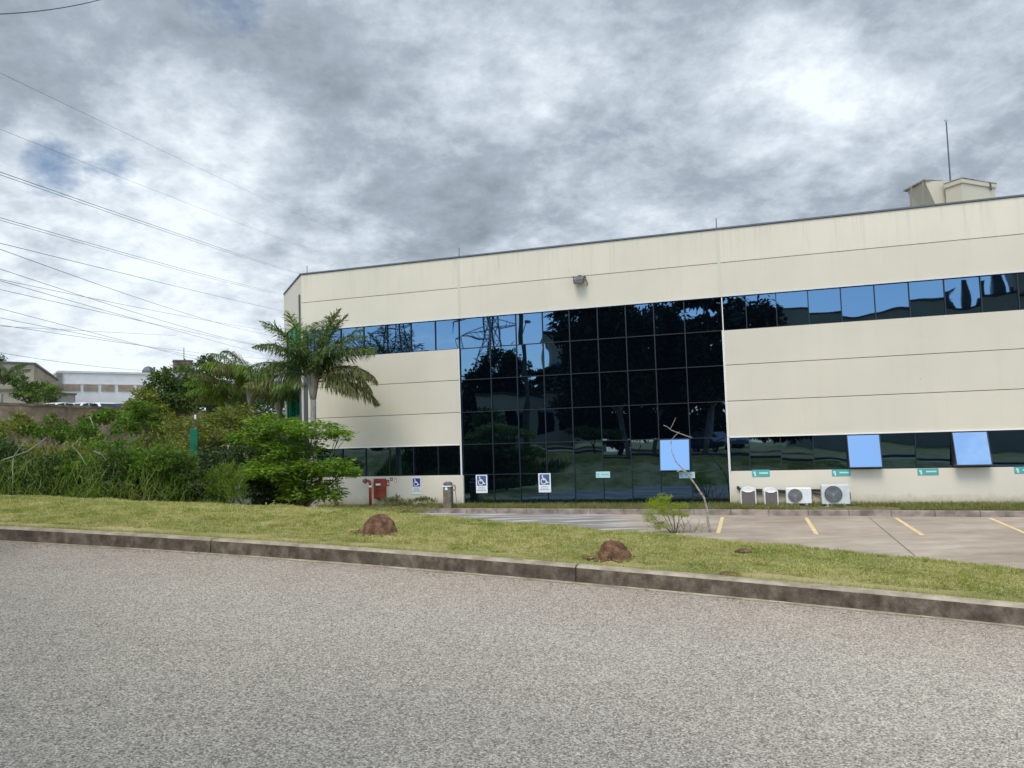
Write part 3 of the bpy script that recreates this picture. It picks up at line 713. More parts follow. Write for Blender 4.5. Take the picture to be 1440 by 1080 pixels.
# red hydrant pipe, hose cabinet and tags
M_red=noisy('red pipe paint',(.26,.02,.02),(.36,.04,.03),9,.5);M_redb=noisy('rusty red cabinet paint',(.17,.025,.012),(.33,.06,.025),5,.6,6,None,.2)
s,zb=on_fac(521,714,.35);_,zt2=on_fac(520,676,.35)
e=empty('hydrant_standpipe',FW(s,-.62,.35),'dark red fire standpipe with an elbow outlet standing before the wall','standpipe',None,FA);hh=zt2+.62
m=MB().tube([(0,0,0),(0,0,hh-.08),(-.02,0,hh-.03),(-.07,0,hh),(-.14,0,hh)],.05,10);m.build('pipe',M_red,e,True)
m=MB().tube([(-.14,0,hh),(-.19,0,hh)],.075,10).tube([(-.19,0,hh),(-.26,0,hh-.01)],.06,8).tube([(-.18,0,hh),(-.18,0,hh-.11)],.035,6);m.build('outlet_valve',mat('tarnished brass',(.16,.16,.14),.5,.6),e)
m=MB().tube([(0,0,hh-.22),(0,0,hh-.16)],.056,10);m.build('band',M_signw,e)
s,zc=on_fac(535.5,686.5);s0,_=on_fac(527.8,700);s1,_=on_fac(543.8,700);_,za=on_fac(535,673);_,zb=on_fac(535,700.5)
e=empty('hose_cabinet',FW((s0+s1)/2,zb,0),'rusty red fire hose cabinet mounted on the cream base wall','fire hose cabinet',None,FA);w=s1-s0;h=za-zb
m=MB();m.box(-w/2,w/2,-.2+.08,0,0,h,bev=.012);m.build('cabinet',M_redb,e)
m=MB();m.box(-w/2+.03,w/2-.08,-.132,-.121,.04,h-.03,bev=.004);m.build('door',M_redb,e)
m=MB();m.box(-.12,.06,-.145,-.133,h*.66,h*.76,bev=.004);m.build('window',M_signw,e)
m=MB();m.box(-.09,.05,-.16,-.133,h*.58,h*.64,bev=.004);m.build('latch',mat('latch dark',(.08,.03,.02),.6),e)
m=MB();m.lathe((0,-.1,-.06),[(.05,0),(.08,.06)],12);m.build('drain_cap',mat('rust',(.10,.06,.02),.8),e)
for (px,py,w_,h_,lab,c) in ((545.6,679.2,4,8,'red and white extinguisher sticker right beside the hose cabinet',M_red),(550.3,673.9,4,4.5,'small dark round tag on the wall under the window band by the hose cabinet',mat('tag brown',(.16,.07,.04),.6)),(556.2,675,4,6.5,'faded pink sticker on the wall, rightmost of the tags by the hose cabinet',mat('faded pink',(.62,.30,.26),.6))):
    e=fac_empty('wall_tag',px,py,lab,'sticker',.001,'tags beside the hose cabinet');k=27/1075
    m=MB();m.box(-w_*k/2,w_*k/2,-.008,0,-h_*k/2,h_*k/2);m.build('plate',c,e)
    m=MB();m.box(-w_*k*.2,w_*k*.22,-.0105,-.0085,-h_*k*.3,h_*k*.0);m.box(-w_*k*.12,w_*k*.12,-.0105,-.0085,h_*k*.08,h_*k*.26);m.build('printed_marks',M_signw,e)
# steel post (equipment bollard) by the left edge of the glass
s0,_=on_fac(625.5,714,1.1);s1,_=on_fac(636,714,1.1);_,zt2=on_fac(630,677.5,1.1)
e=empty('equipment_post',FW((s0+s1)/2,-.62,1.1),'stubby grey brown steel post with capped head at the parking corner','bollard',None,FA);w=(s1-s0);h=zt2+.62
m=MB();m.box(-w/2,w/2,-w/2,w/2,0,h*.82,bev=.02);m.build('column',noisy('bronze grey paint',(.10,.082,.055),(.20,.168,.12),6,.6),e)
m=MB();m.box(-w/2-.02,w/2+.02,-w/2-.02,w/2+.02,h*.82,h*.86,bev=.004);m.build('collar',M_signw,e)
m=MB();m.lathe((0,0,h*.861),[(w*.52,0),(w*.55,.03),(w*.55,h*.08),(w*.35,h*.14)],14)
for k in range(10): a=k*.628;m.box(-.008,.008,w*.5,w*.57,.0,h*.1,Matrix.Translation((0,0,h*.865))@Matrix.Rotation(a,4,'Z'))
m.build('capped_head',mat('head grey',(.12,.12,.12),.6),e)
m=MB();m.box(-.045,.035,-w/2-.012,-w/2-.001,h*.70,h*.80);m.build('label_plate',M_signw,e)
m=MB().tube([(w/2,0,h*.86),(w/2+.10,0,h*.86),(w/2+.12,0,h*.83),(w/2+.12,0,h*.70),(w/2,0,h*.66)],.022,6).tube([(w/2+.1,.02,h*.7),(w/2+.13,.05,h*.3),(w/2+.2,.05,0.0)],.012,5);m.build('side_pipe',mat('pipe grey',(.2,.19,.17),.6),e)

# ------------------------------------------------------------------ vegetation builders
def unit(v): return v/np.maximum(np.linalg.norm(v,axis=-1,keepdims=True),1e-6)
def leaf_mesh(name,P,U,Wv,Lg,Wd,mt,parent=None):
    """diamond leaves: base points P, long axes U, side axes Wv"""
    n=len(P);Lg=np.asarray(Lg).reshape(-1,1)*np.ones((n,1));Wd=np.asarray(Wd).reshape(-1,1)*np.ones((n,1))
    V=np.stack([P,P+U*Lg*.45+Wv*Wd*.5,P+U*Lg,P+U*Lg*.45-Wv*Wd*.5],1).reshape(-1,3)
    F=np.arange(4*n).reshape(n,4);return npmesh(name,V,F,mt,parent)
def blob_leaves(blobs,n,lsize,aspect=.5,droop=.3,fill=.55,flat=0.,nscale=1.0):
    P=[];U=[];Wv=[];LL=[]
    vol=np.array([b[1][0]*b[1][1]*b[1][2] for b in blobs])**(2/3);vol=vol/vol.sum()
    for (c,r),f in zip(blobs,vol):
        k=max(int(n*f),8);d=unit(rng.normal(size=(k,3)));rad=(fill+(1-fill)*rng.random(k)**.6)[:,None]
        # sub-clumps: pull points toward random clump centres so gaps open between them
        kc=max(int(k/55),3);cc=unit(rng.normal(size=(kc,3)))*(fill+.25+(1-fill-.15)*rng.random((kc,1)))
        pick=rng.integers(0,kc,k);p=cc[pick]+rng.normal(size=(k,3))*.17*nscale
        keep=rng.random(k)<.3;p[keep]=(d*rad)[keep]
        P.append(np.array(c)+p*np.array(r))
        u=unit(unit(p)*.7+rng.normal(size=(k,3))*.8+np.array([0,0,-droop]))
        if flat: u=unit(u*np.array([1,1,1-flat]))
        w=unit(np.cross(u,rng.normal(size=(k,3))+np.array([0,0,flat*3])))
        U.append(u);Wv.append(w);LL.append(lsize*rng.uniform(.6,1.4,k))
    P=np.concatenate(P);U=np.concatenate(U);Wv=np.concatenate(Wv);LL=np.concatenate(LL)
    return P,U,Wv,LL,LL*aspect
def limbs(base,blobs,r0,seed=0,spread=.35,wig=.12):
    rr=random.Random(seed);m=MB();base=Vector(base)
    cz=sum(b[0][2] for b in blobs)/len(blobs);cx=sum(b[0][0] for b in blobs)/len(blobs);cy=sum(b[0][1] for b in blobs)/len(blobs)
    fork=base+(Vector((cx,cy,cz))-base)*spread
    m.tube([base,base.lerp(fork,.5)+Vector((rr.uniform(-1,1),rr.uniform(-1,1),0))*wig,fork],[r0,r0*.85,r0*.72],9)
    for (c,r) in blobs:
        c=Vector(c);e=c+Vector((0,0,r[2]*.2));mid=fork.lerp(e,.5)+Vector((rr.uniform(-1,1),rr.uniform(-1,1),rr.uniform(-.3,.8)))*(e-fork).length*.12
        m.tube([fork,mid,e],[r0*.6,r0*.35,r0*.1],6)
        for k in range(4):
            t=c+Vector((rr.uniform(-.8,.8)*r[0],rr.uniform(-.8,.8)*r[1],rr.uniform(-.2,.8)*r[2]))
            m.tube([mid.lerp(e,rr.uniform(.1,.8)),t],[r0*.18,r0*.05],4)
    return m
def tree(name,label,cat,base,blobs,n,lsize,mt,r0=.12,group=None,aspect=.5,droop=.3,fill=.5,flat=0,bark=None,spread=.4,nscale=1.0,part='crown'):
    b=Vector(base);rel=[((c[0]-b.x,c[1]-b.y,c[2]-b.z),r) for c,r in blobs]
    e=empty(name,b,label,cat,group)
    P,U,Wv,LL,WW=blob_leaves(rel,n,lsize,aspect,droop,fill,flat,nscale)
    leaf_mesh(part,P,U,Wv,LL,WW,mt,e)
    limbs((0,0,-.15),rel,r0,seed=int(abs(b.x*91+b.y*37))%999,spread=spread).build('trunk' if part=='crown' else 'stem',bark or M_bark,e,True)
    return e
def pblob(px,py,d,rx,ry=None,rz=None):
    """crown clump seen at that pixel: rx, rz in photo pixels, depth radius ry in metres"""
    p=at(px,py,d);k=d/FOC;return (tuple(p),(rx*k,ry if ry else rx*k,(rz if rz else rx)*k))

# palm: rachis curves with drooping paired leaflets
def frond(base,az,el0,length,bend,nl=46,ll=.5,lw=.028,hang=.55,start=.12,tw=0.):
    pts=[];p=np.array(base,float);el=el0;k=18
    d=np.array([math.sin(az),math.cos(az),0.])
    for i in range(k+1):
        pts.append(p.copy());el_=el0-bend*(i/k)**1.4
        p=p+(d*math.cos(el_)+np.array([0,0,1.])*math.sin(el_))*length/k
    pts=np.array(pts);P=[];U=[];Wv=[];LL=[]
    side=np.cross(d,[0,0,1.])
    for i in range(nl):
        t=start+(1-start)*(i+rng.random()*.6)/nl;x=t*k;j=min(int(x),k-1);q=pts[j]+(pts[j+1]-pts[j])*(x-j);tg=unit(pts[min(j+1,k)]-pts[j])
        up=unit(np.cross(side,tg));up=up*(1 if up[2]>0 else -1)
        L0=ll*(math.sin(math.pi*min(t*.9+.12,1))**.6)*(1.0 if t<.9 else .7)
        for sg in (-1,1):
            a=rng.normal(.0,.16)
            u=unit(tg*(.55+.35*t)+side*sg*(.9)+up*(.25+a)+np.array([0,0,-hang])*rng.uniform(.6,1.3)+rng.normal(size=3)*.24)
            # two-segment leaflet: out, then hanging
            seg=L0*.5*rng.uniform(.8,1.15);w=unit(np.cross(u,np.array([0,0,1.])+rng.normal(size=3)*.4))
            P.append(q);U.append(u);Wv.append(w);LL.append(seg*1.25)
            q2=q+u*seg;u2=unit(u+np.array([0,0,-hang*1.5]));P.append(q2);U.append(u2);Wv.append(unit(np.cross(u2,np.cross(w,u2)+1e-3)) if False else w);LL.append(seg*1.2)
    return pts,np.array(P),np.array(U),np.array(Wv),np.array(LL),lw
def palm(name,label,base,top,fronds,trunk_r=.11,group=None,shaft=True):
    b=Vector(base);T_=Vector(top)-b;e=empty(name,b,label,'palm',group)
    m=MB();k=14;pts=[Vector((T_.x*(i/k)**1.3,T_.y*(i/k)**1.3,-.1+(T_.z-.75+.1)*i/k)) for i in range(k+1)]
    m.tube(pts,[trunk_r*(1.15-.3*i/k)*(1+.05*(i%2)) for i in range(k+1)],12);m.build('trunk',M_barkl,e,True)
    if shaft:
        m=MB();x,y,z=T_.x,T_.y,T_.z
        m.tube([(x,y,z-.76),(x,y,z-.6),(x,y,z-.3),(x,y,z+.05),(x,y,z+.2)],[trunk_r*.9,trunk_r*1.15,trunk_r*1.7,trunk_r*2.0,trunk_r*1.2],12);m.build('crownshaft',M_shaft,e,True)
    for i,(az,el,ln_,bd_,mt,ll,hang) in enumerate(fronds):
        a=R_(az);st=np.array(T_)+np.array([math.sin(a)*trunk_r*1.2,math.cos(a)*trunk_r*1.2,-.1+.1*math.sin(i)])
        pts,P,U,Wv,LL,lw=frond(st,a,R_(el),ln_,R_(bd_),nl=int(50*ln_),ll=ll,hang=hang)
        fm=leaf_mesh('frond',P,U,Wv,LL,.030,mt,e)
        MB().tube([tuple(p) for p in pts],[.032*(1-.85*j/18) for j in range(19)],5).build('rachis',M_palmb if mt is M_palmb else M_bark,fm,True)
    return e

# ------------------------------------------------------------------ left side: palms, shrubs, wall, far buildings
PX=at(440,600,24.0);gx=(PX.x,PX.y,-.65)
tp=at(440,528,24.0)
F_=M_palm
palm('palm_tree','feather palm with smooth crownshaft in front of the left end of the office building',gx,(tp.x,tp.y,tp.z),[
 (-60,80,2.6,38,M_palmb,.55,.15),(-75,70,2.5,62,M_palmb,.55,.3),(-85,62,2.4,92,F_,.55,.5),(-95,38,2.2,76,F_,.55,.6),
 (60,80,2.5,42,F_,.62,.25),(80,70,2.4,58,F_,.62,.35),(95,66,2.3,74,F_,.62,.4),(70,55,2.35,82,F_,.6,.5),(100,50,2.3,88,F_,.6,.55),
 (85,30,2.2,98,M_palmo,.62,.8),(100,20,2.15,92,M_palmo,.65,.95),(75,8,2.3,80,M_palmo,.62,1.0),(110,35,2.2,100,M_palmo,.62,.8),(120,5,2.0,75,M_palmo,.6,1.0),
 (20,78,2.6,45,F_,.55,.3),(-20,75,2.4,55,F_,.5,.4),(160,74,2.2,60,F_,.55,.4),(40,60,2.5,80,F_,.6,.5),(140,58,2.2,80,F_,.55,.6),
 (-130,60,2.1,80,F_,.5,.5),(-110,72,2.4,60,F_,.5,.35),(-100,15,1.7,70,M_palmo,.5,.9),(200,66,1.9,70,F_,.5,.5),(90,82,2.5,30,F_,.55,.2),(-45,50,2.3,85,F_,.5,.6)],.10)
for i,(px,py,d,lab,sc_) in enumerate(((352,545,31,'second palm with drooping olive fronds left of the green stair window',1.),(392,560,29,'shorter palm with hanging fronds squeezed against the building corner',.8),(322,565,33,'loose arching palm, leftmost of the group by the building',.85))):
    t=at(px,py,d);fr=[]
    for k in range(12):
        a=-170+k*30+random.uniform(-10,10);fr.append((a,random.uniform(35,75),random.uniform(2.2,3.1)*sc_,random.uniform(75,120),[M_palmo,F_,M_palmb][k%3],.62,.8))
    if i==0: fr+=[(-78,62,2.9,95,M_palmo,.6,.7),(-50,70,3.0,80,F_,.6,.6)]
    if i==2: fr+=[(-90,55,2.2,105,M_palmb,.5,.9)]
    palm('palm_tree',lab,(t.x,t.y,-.65),(t.x,t.y,t.z),fr,.09,'palms by the building corner')
# two palms at the far left, behind the wall
for px,py,d,s_,lab in ((2,536,46,.95,'dark palm behind the wall at the left edge of the photo'),(58,556,44,.6,'low bright palm tuft behind the wall in front of the beige block')):
    t=at(px,py,d);fr=[(k*36+random.uniform(-10,10),random.uniform(30,75),random.uniform(1.8,2.4)*s_,random.uniform(60,110),F_ if s_>.7 else M_palmb,.5,.6) for k in range(12)]
    palm('palm_tree',lab,(t.x,t.y,2.9),(t.x,t.y,t.z),fr,.1,'palms behind the wall',False)

def shr(px,py,d,blobs,n,ls,mt,label,name='shrub',cat='shrub',**k):
    b=at(px,py,d);z=max(ground(b.x,b.y),-.66) if d<30 else k.pop('z',-.6)
    k.pop('z',None)
    return tree(name,label,cat,(b.x,b.y,z-.03),[pblob(*q) for q in blobs],n,ls,mt,part='foliage',**k)
# layered bright tree in front of the palm
shr(418,700,18.5,[(385,598,18.7,38,.8,13),(440,605,18.4,42,.9,12),(350,615,18.8,32,.7,12),(410,630,18.7,45,.9,14),(480,612,18.3,16,.4,7),
 (400,662,18.2,48,.9,15),(455,655,18.0,36,.8,12),(487,662,17.9,18,.5,8),(430,685,18.2,34,.7,15),(462,690,18,24,.5,16),(375,655,18.6,28,.7,14)],
 15000,.125,M_lf_fresh,'bright green layered shrub tree with flat leafy tiers before the palm trunk','small_tree','tree',group=None,flat=.75,droop=.5,aspect=.32,fill=.25,r0=.07,spread=.35)
shr(322,690,21,[(330,580,21.5,26,.9,11),(300,592,21.5,34,1.,12),(345,596,21.3,24,.8,12),(255,598,21.8,22,.7,9),(310,612,21.3,38,1.,13),(285,628,21.2,28,.9,14)],
 6500,.11,M_lf_oli,'olive flat-topped tree behind the green post with bare dark branches showing','small_tree','tree',flat=.7,aspect=.35,fill=.3,r0=.07,spread=.3)
shr(350,700,19.6,[(340,655,19.8,40,1.,26),(385,680,19.3,36,.9,24),(300,660,20,34,.9,30),(410,700,19,26,.6,14),(365,690,19,30,.6,14),(350,672,19,26,.5,10)],11000,.09,M_lf_drk,'dark dense shrub under the layered tree',fill=.4,r0=.05)
shr(318,706,17.2,[(318,684,17.2,13,.4,20),(304,690,17.2,9,.4,22),(334,686,17.2,10,.4,22),(316,664,17.2,6,.3,13),(327,668,17.2,5,.3,13),(300,672,17.2,5,.3,12),(341,672,17.2,5,.3,12)],4200,.085,M_lf_lime,'fine light green upright shrub standing out before the dark hedge',aspect=.16,droop=-1.1,fill=.2,r0=.03)
# wild hedge along the bank: one shrub after another
hx=[(-6,16.8,625,'deep'),(38,16.6,640,'drk'),(78,16.4,634,'mid'),(118,16.2,630,'brt'),(158,16.4,632,'mid'),(196,16.8,626,'brt'),(232,17.2,628,'brt'),(262,17.4,640,'mid'),(283,17.4,655,'drk')]
hl=['shrub with dark leaves at the left edge of the photo behind the lawn','dense dark green shrub in the hedge under the bare forked stem','mid green shrub in the hedge, third from the left','bright leafy shrub in the hedge under the bent dry cane','mid green shrub in the hedge beside two broken canes','bright broad-leaved shrub rising highest in the hedge','bright grassy-leaved shrub left of the green post','mid green shrub in the hedge just left of the green post','dark shrub in the hedge below the green post']
for (px,d,top,kd_),lab in zip(hx,hl):
    mt={'deep':M_lf_drk,'drk':M_lf_mid,'mid':M_lf_mid,'brt':M_lf_brt}[kd_];bl=[]
    for k in range(13):
        bl.append((px+random.uniform(-24,24),top+14+random.uniform(-2,18)+(k%3)*20,d+random.uniform(-.5,.8),random.uniform(9,22),.5,random.uniform(9,20)))
    shr(px,705,d,bl,8500,.075,mt,lab,group='hedge shrubs along the bank',fill=.25,r0=.035,aspect=.38,droop=.1)
# second row further back, lower left weeds reaching up to the wall
for (px,d,top,mt,lab) in ((20,25,612,M_lf_mid,'tall weeds behind the hedge at the far left'),(90,25,616,M_lf_oli,'olive weeds behind the hedge below the stained wall'),(165,26,610,M_lf_brt,'bright weeds behind the hedge below the middle of the wall'),(230,26,612,M_lf_oli,'olive weeds behind the hedge left of the green post'),(300,25,640,M_lf_drk,'dark thicket behind the green post'),(370,27,600,M_lf_drk,'dark thicket behind the layered tree')):
    bl=[(px+random.uniform(-40,40),top+10+random.uniform(0,18)+(k%2)*22,d+random.uniform(-1,1),random.uniform(20,34),1.,random.uniform(12,18)) for k in range(8)]
    shr(px,700,d,bl,3800,.13,mt,lab,'weed_thicket','bushes',group='weeds behind the hedge',fill=.3,r0=.03,aspect=.35)
# ground cover between them
Pn=[];
for k in range(60000):
    a=random.uniform(-17,-4.5);u=random.uniform(4.3,15);x=a+NU[0]*u;y=yk(a)+NU[1]*u
    if x>-5.2-(y-14)*.2: continue
    Pn.append((x,y,ground(x,y)-.05))
Pn=np.array(Pn);n=len(Pn);U=unit(rng.normal(size=(n,3))*.45+np.array([0,0,1.]));Wv=unit(np.cross(U,rng.normal(size=(n,3))))
o=leaf_mesh('undergrowth',Pn,U,Wv,rng.uniform(.12,.42,n),.028,M_lf_mid);tag(o,'tangled low undergrowth filling the bank between the shrubs','undergrowth',kind='stuff')

Pn=[]
for k in range(15000):
    a=random.uniform(-17,-5.2);u=random.uniform(4.6,9.5);x=a+NU[0]*u;y=yk(a)+NU[1]*u
    if x>-4.6-(y-14)*.28 or mn.noise(Vector((x*1.1,y*1.1,3)))<.05 or x>-6.2-(y-14)*.28: continue
    Pn.append((x,y,ground(x,y)+random.uniform(0,.95)))
Pn=np.array(Pn);n=len(Pn);U=unit(rng.normal(size=(n,3))*.5+np.array([.1,0,1.]));Wv=unit(np.cross(U,rng.normal(size=(n,3))))
M_tg=leafmat('tall grass',[(.05,.09,.012),(.11,.18,.022),(.22,.27,.05),(.34,.32,.14)],.35)
o=leaf_mesh('tall_grass',Pn,U,Wv,rng.uniform(.2,.6,n),.011,M_tg);tag(o,'tall wild grass pushing up through the hedge shrubs','tall grass',kind='stuff')
# dead canes and bare stems over the hedge
M_cane=noisy('dry cane',(.20,.20,.14),(.42,.42,.33),8,.9)
def canes(lab,paths,r,d,name='dead_cane',mt=None):
    pts0=[at(px,py,d) for px,py in paths[0]];b=pts0[0];m=MB()
    for pth in paths:
        pp=[at(px,py,d+.08*math.sin(px))-b for px,py in pth];m.tube(pp,[.62*r*(1-.6*i/max(len(pp)-1,1)) for i in range(len(pp))],6)
    o=m.build(name,mt or M_cane,None,True);o.location=b;tag(o,lab,'dead stem','dead canes over the hedge');return o
canes('pale forked dead stem standing in the hedge near the left edge',[[(18,695),(18,655),(19,642),(28,630),(37,618)],[(19,642),(40,634),(66,615)],[(19,642),(0,648)]],.022,16.0)
canes('bent dead cane with a sharp elbow above the middle of the hedge',[[(114,682),(122,655),(113,640),(102,627),(116,612)]],.018,15.9)
canes('short broken pale cane right of the elbowed one',[[(153,665),(152,650),(142,638),(130,634)]],.018,15.9)
canes('thin dry cane leaning over the stained wall',[[(134,610),(130,594),(126,586),(120,588)]],.03,27)
# low bright fern-leaved saplings against the wall
shr(208,660,24,[(205,572,24,18,.5,9),(212,592,24,20,.5,7),(196,583,24,12,.4,6)],1500,.14,M_lf_brt,'bright sapling with layered leaves standing before the right end of the wall','sapling','young tree',flat=.7,aspect=.3,fill=.3,r0=.05)
shr(160,640,28,[(160,583,28,24,.6,6),(140,590,28,14,.6,5)],900,.15,M_lf_brt,'light green creeper hanging on the stained wall','creeper','climbing plant',fill=.2,r0=.02)
for px,py,w_,lab in ((22,596,20,'low green creeper at the left foot of the stained wall'),(70,600,26,'green bramble rising before the stained wall between the dry plants'),(185,594,22,'light green weeds before the wall right of the hanging creeper'),(232,596,26,'yellowish bush before the wall left of the green post'),(110,606,24,'green weeds under the tallest dry plant')):
    shr(px,640,27,[(px,py,27,w_,.5,8),(px-w_*.6,py+9,27,w_*.7,.5,9),(px+w_*.6,py+7,27,w_*.7,.5,10),(px+w_*.2,py-9,27,w_*.35,.3,6)],1500,.13,M_lf_oli if px in (22,232) else M_lf_brt,lab,'bramble','bushes',group='bushes before the wall',fill=.2,r0=.02,aspect=.35)
dc=[(30,27.5,590,'dry brown plant hanging before the wall near the left edge'),(72,28,588,'tall dry weed with brown drooping leaves before the wall'),(90,28,596,'dry brown weed clump next to the tallest one'),(118,28,588,'withered banana-like plant before the middle of the wall'),(128,27.5,602,'low withered plant just right of the middle of the wall')]
for px,d,py,lab in dc:
    shr(px,640,d,[(px,py,d,6,.3,8),(px+5,py+12,d,4,.3,8),(px-4,py-7,d,5,.3,4)],110,.26,M_dry,lab,'withered_plant','dry plant',droop=1.6,aspect=.16,fill=.2,r0=.03,group='withered plants before the wall')

# boundary wall
W0=at(0,566,36);W1=at(190,573.5,44.5);W1.z=W0.z;wd_=(W1-W0).normalized();Wa=W0-wd_*14;Wb=W0+wd_*34
wl=(Wb-Wa).length;e=empty('boundary_wall',(Wa.x,Wa.y,-.7),'long brown stained concrete wall behind the overgrown hedge','wall',None,math.atan2(wd_.y,wd_.x))
hW=W0.z+.7
m=MB();x=0
while x<wl: m.box(x+.01,min(x+2.99,wl),0,.18,0,hW-.12);x+=3
M_bw=noisy('stained boundary concrete',(.15,.112,.088),(.42,.33,.26),.55,.95,9,(.23,.175,.135),.4,.02,False,(1,1,1.4),.36,.62)
m.build('wall_face',M_bw,e)
m=MB();m.box(0,wl,-.06,.26,hW-.119,hW);m.build('coping',noisy('coping concrete',(.06,.05,.04),(.26,.23,.19),1.2,.95),e)
m=MB();x=0
while x<wl: m.box(x-.12,x+.12,-.07,-.001,0,hW-.12);x+=6
m.build('pier',M_bw,e)
wn=Vector((-wd_.y,wd_.x,0))
up=MB();z=3.15;A=Wa+wn*.2;Bq=Wb+wn*.2
up.poly([(A.x-200*wd_.x,A.y-200*wd_.y,z),(Bq.x+12*wd_.x,Bq.y+12*wd_.y,z),(Bq.x+wn.x*260,Bq.y+wn.y*260,z),(A.x-200*wd_.x+wn.x*260,A.y-200*wd_.y+wn.y*260,z)])
tag(up.build('upper_terrace',noisy('terrace paving',(.16,.15,.13),(.26,.25,.22),.5,.95,6,None,0,.1,True)),kind='structure')
UZ=3.15
# white hall
M_hall=noisy('hall white render',(.50,.50,.48),(.60,.60,.58),.6,.85,6,None,.1,.02)
wa=at(82,524,84);wb=at(219,524.5,90)
e=empty('white_hall',(wa.x,wa.y,UZ),'long white hall with a row of brown louvred openings behind the wall','building',None,math.atan2(wb.y-wa.y,wb.x-wa.x));wl2=(wb-wa).length;hh=wa.z-UZ
def fpx(px,e0,pa,pb):  # distance along a far front for a photo column
    best=0;bd_=1e9
    for k in range(0,2001):
        p=pa.lerp(pb,k/2000*1.4);v=np.array([p.x,p.y,p.z-EYE]);X=720+FOC*(v@_rt)/(v@_fw)
        if abs(X-px)<bd_: bd_=abs(X-px);best=(p-pa).length
    return best
k84=84/FOC
m=MB();m.box(0,wl2,0,18,0,hh);m.build('wall',M_hall,e)
m=MB();m.box(-.1,wl2+.1,-.12,18.1,hh+.001,hh+.22);m.build('roof_edge',noisy('hall roof edge',(.42,.43,.43),(.52,.52,.5),1),e)
M_lou=noisy('brown louvre',(.22,.16,.11),(.33,.26,.19),1.5,.8)
lz0=at(100,549.5,84.5).z-UZ;lz1=at(100,540,84.5).z-UZ
for (a,b) in ((87,113),(117.5,138),(142.5,161),(166,187.5),(192,212)):
    x0,x1=fpx(a,e,wa,wb),fpx(b,e,wa,wb);m=MB()
    z=lz0
    while z<lz1: m.box(x0,x1,-.07,-.005,z,z+.13,None);z+=.16
    f=m.build('louvre_window',M_lou,e);m=MB();m.box(x0-.12,x1+.12,-.06,-.001,lz1+.02,lz1+.12);m.build('lintel',M_hall,f)
for k in range(6):
    x0=wl2*(.30+k*.13);m=MB();m.box(x0,x0+1.0,-.05,-.004,1.6,2.5);m.build('low_window',M_glass,e)
m=MB();m.box(wl2*.97,wl2*.99,-.3,-.1,hh+.2,hh+.9);m.lathe((wl2*.94,1.0,hh+.22),[(.7,0),(.7,.3),(.45,.7),(.1,.85)],12);m.build('roof_vent',M_cap,e)
m=MB();m.box(-.2,.35,-.2,0,0,hh);m.build('corner_pier',noisy('dark pier',(.14,.13,.12),(.2,.19,.17),2),e)
# beige block on the left
M_bei=noisy('beige weathered block',(.20,.17,.125),(.38,.335,.25),.35,.9,8,(.32,.28,.205),.2,.03,False,(1,1,2.2),.33,.6)
c0=at(48,512,66);ca=at(-60,511.5,62);cb_=at(81,526.5,82);cb_.z=c0.z;ca.z=c0.z
e=empty('beige_block',(c0.x,c0.y,UZ),'beige flat-roofed block with weathered parapet at the left edge','building');hh=c0.z-UZ
m=MB();P=[ca-c0,Vector((0,0,0)),cb_-c0,cb_-c0+Vector((-30,14,0)),ca-c0+Vector((-22,26,0))]
i=0
for z in (0,hh):
    for p in P: m.v.append((p.x,p.y,z))
n=len(P);m.f=[tuple(range(n-1,-1,-1)),tuple(n+j for j in range(n))]+[(j,(j+1)%n,n+(j+1)%n,n+j) for j in range(n)]
m.build('wall',M_bei,e)
def wallstrip(m,pa,pb,z0,z1,off):
    d=(pb-pa).normalized();nn_=Vector((d.y,-d.x,0))*off
    a,b=pa+nn_,pb+nn_;m.box(0,(pb-pa).length,-.0,off,z0,z1,Matrix.Translation((a.x,a.y,0))@Matrix.Rotation(math.atan2(d.y,d.x),4,'Z'))
m=MB();O=Vector((0,0,0));wallstrip(m,O,cb_-c0,hh-.05,hh+.12,.15);wallstrip(m,ca-c0,O,hh-.05,hh+.12,.15);m.build('roof_edge',M_cap,e)
m=MB();wallstrip(m,O,cb_-c0,hh*.58,hh*.61,.1);wallstrip(m,ca-c0,O,hh*.60,hh*.63,.1);m.build('string_course',noisy('rust streaks',(.10,.07,.05),(.2,.15,.1),1),e)
# low grey outbuilding in front of the hall
p=at(80,554,76);q=at(106,554.5,78);r_=at(125,565,84)
e=empty('outbuilding',(p.x,p.y,UZ),'low grey outbuilding with sloping end in front of the white hall','building',None,math.atan2(q.y-p.y,q.x-p.x));hh=p.z-UZ;w=(q-p).length
m=MB();m.box(0,w,0,8,0,hh);m.v+=[(w,0,0),(w+1.6,3,0),(w,0,hh),(w+1.6,3,hh-1.0),(w,8,hh),(w+1.6,8,hh-1.0),(w,8,0),(w+1.6,8,0)];k=8
m.f+=[(k,k+1,k+3,k+2),(k+2,k+3,k+5,k+4),(k+1,k+7,k+5,k+3),(k+4,k+5,k+7,k+6)]
m.build('wall',noisy('grey outbuilding render',(.24,.23,.20),(.34,.32,.28),.8,.9),e)
m=MB();m.box(-.1,w+.1,-.12,8.1,hh+.001,hh+.15);m.build('roof_edge',M_cap,e)
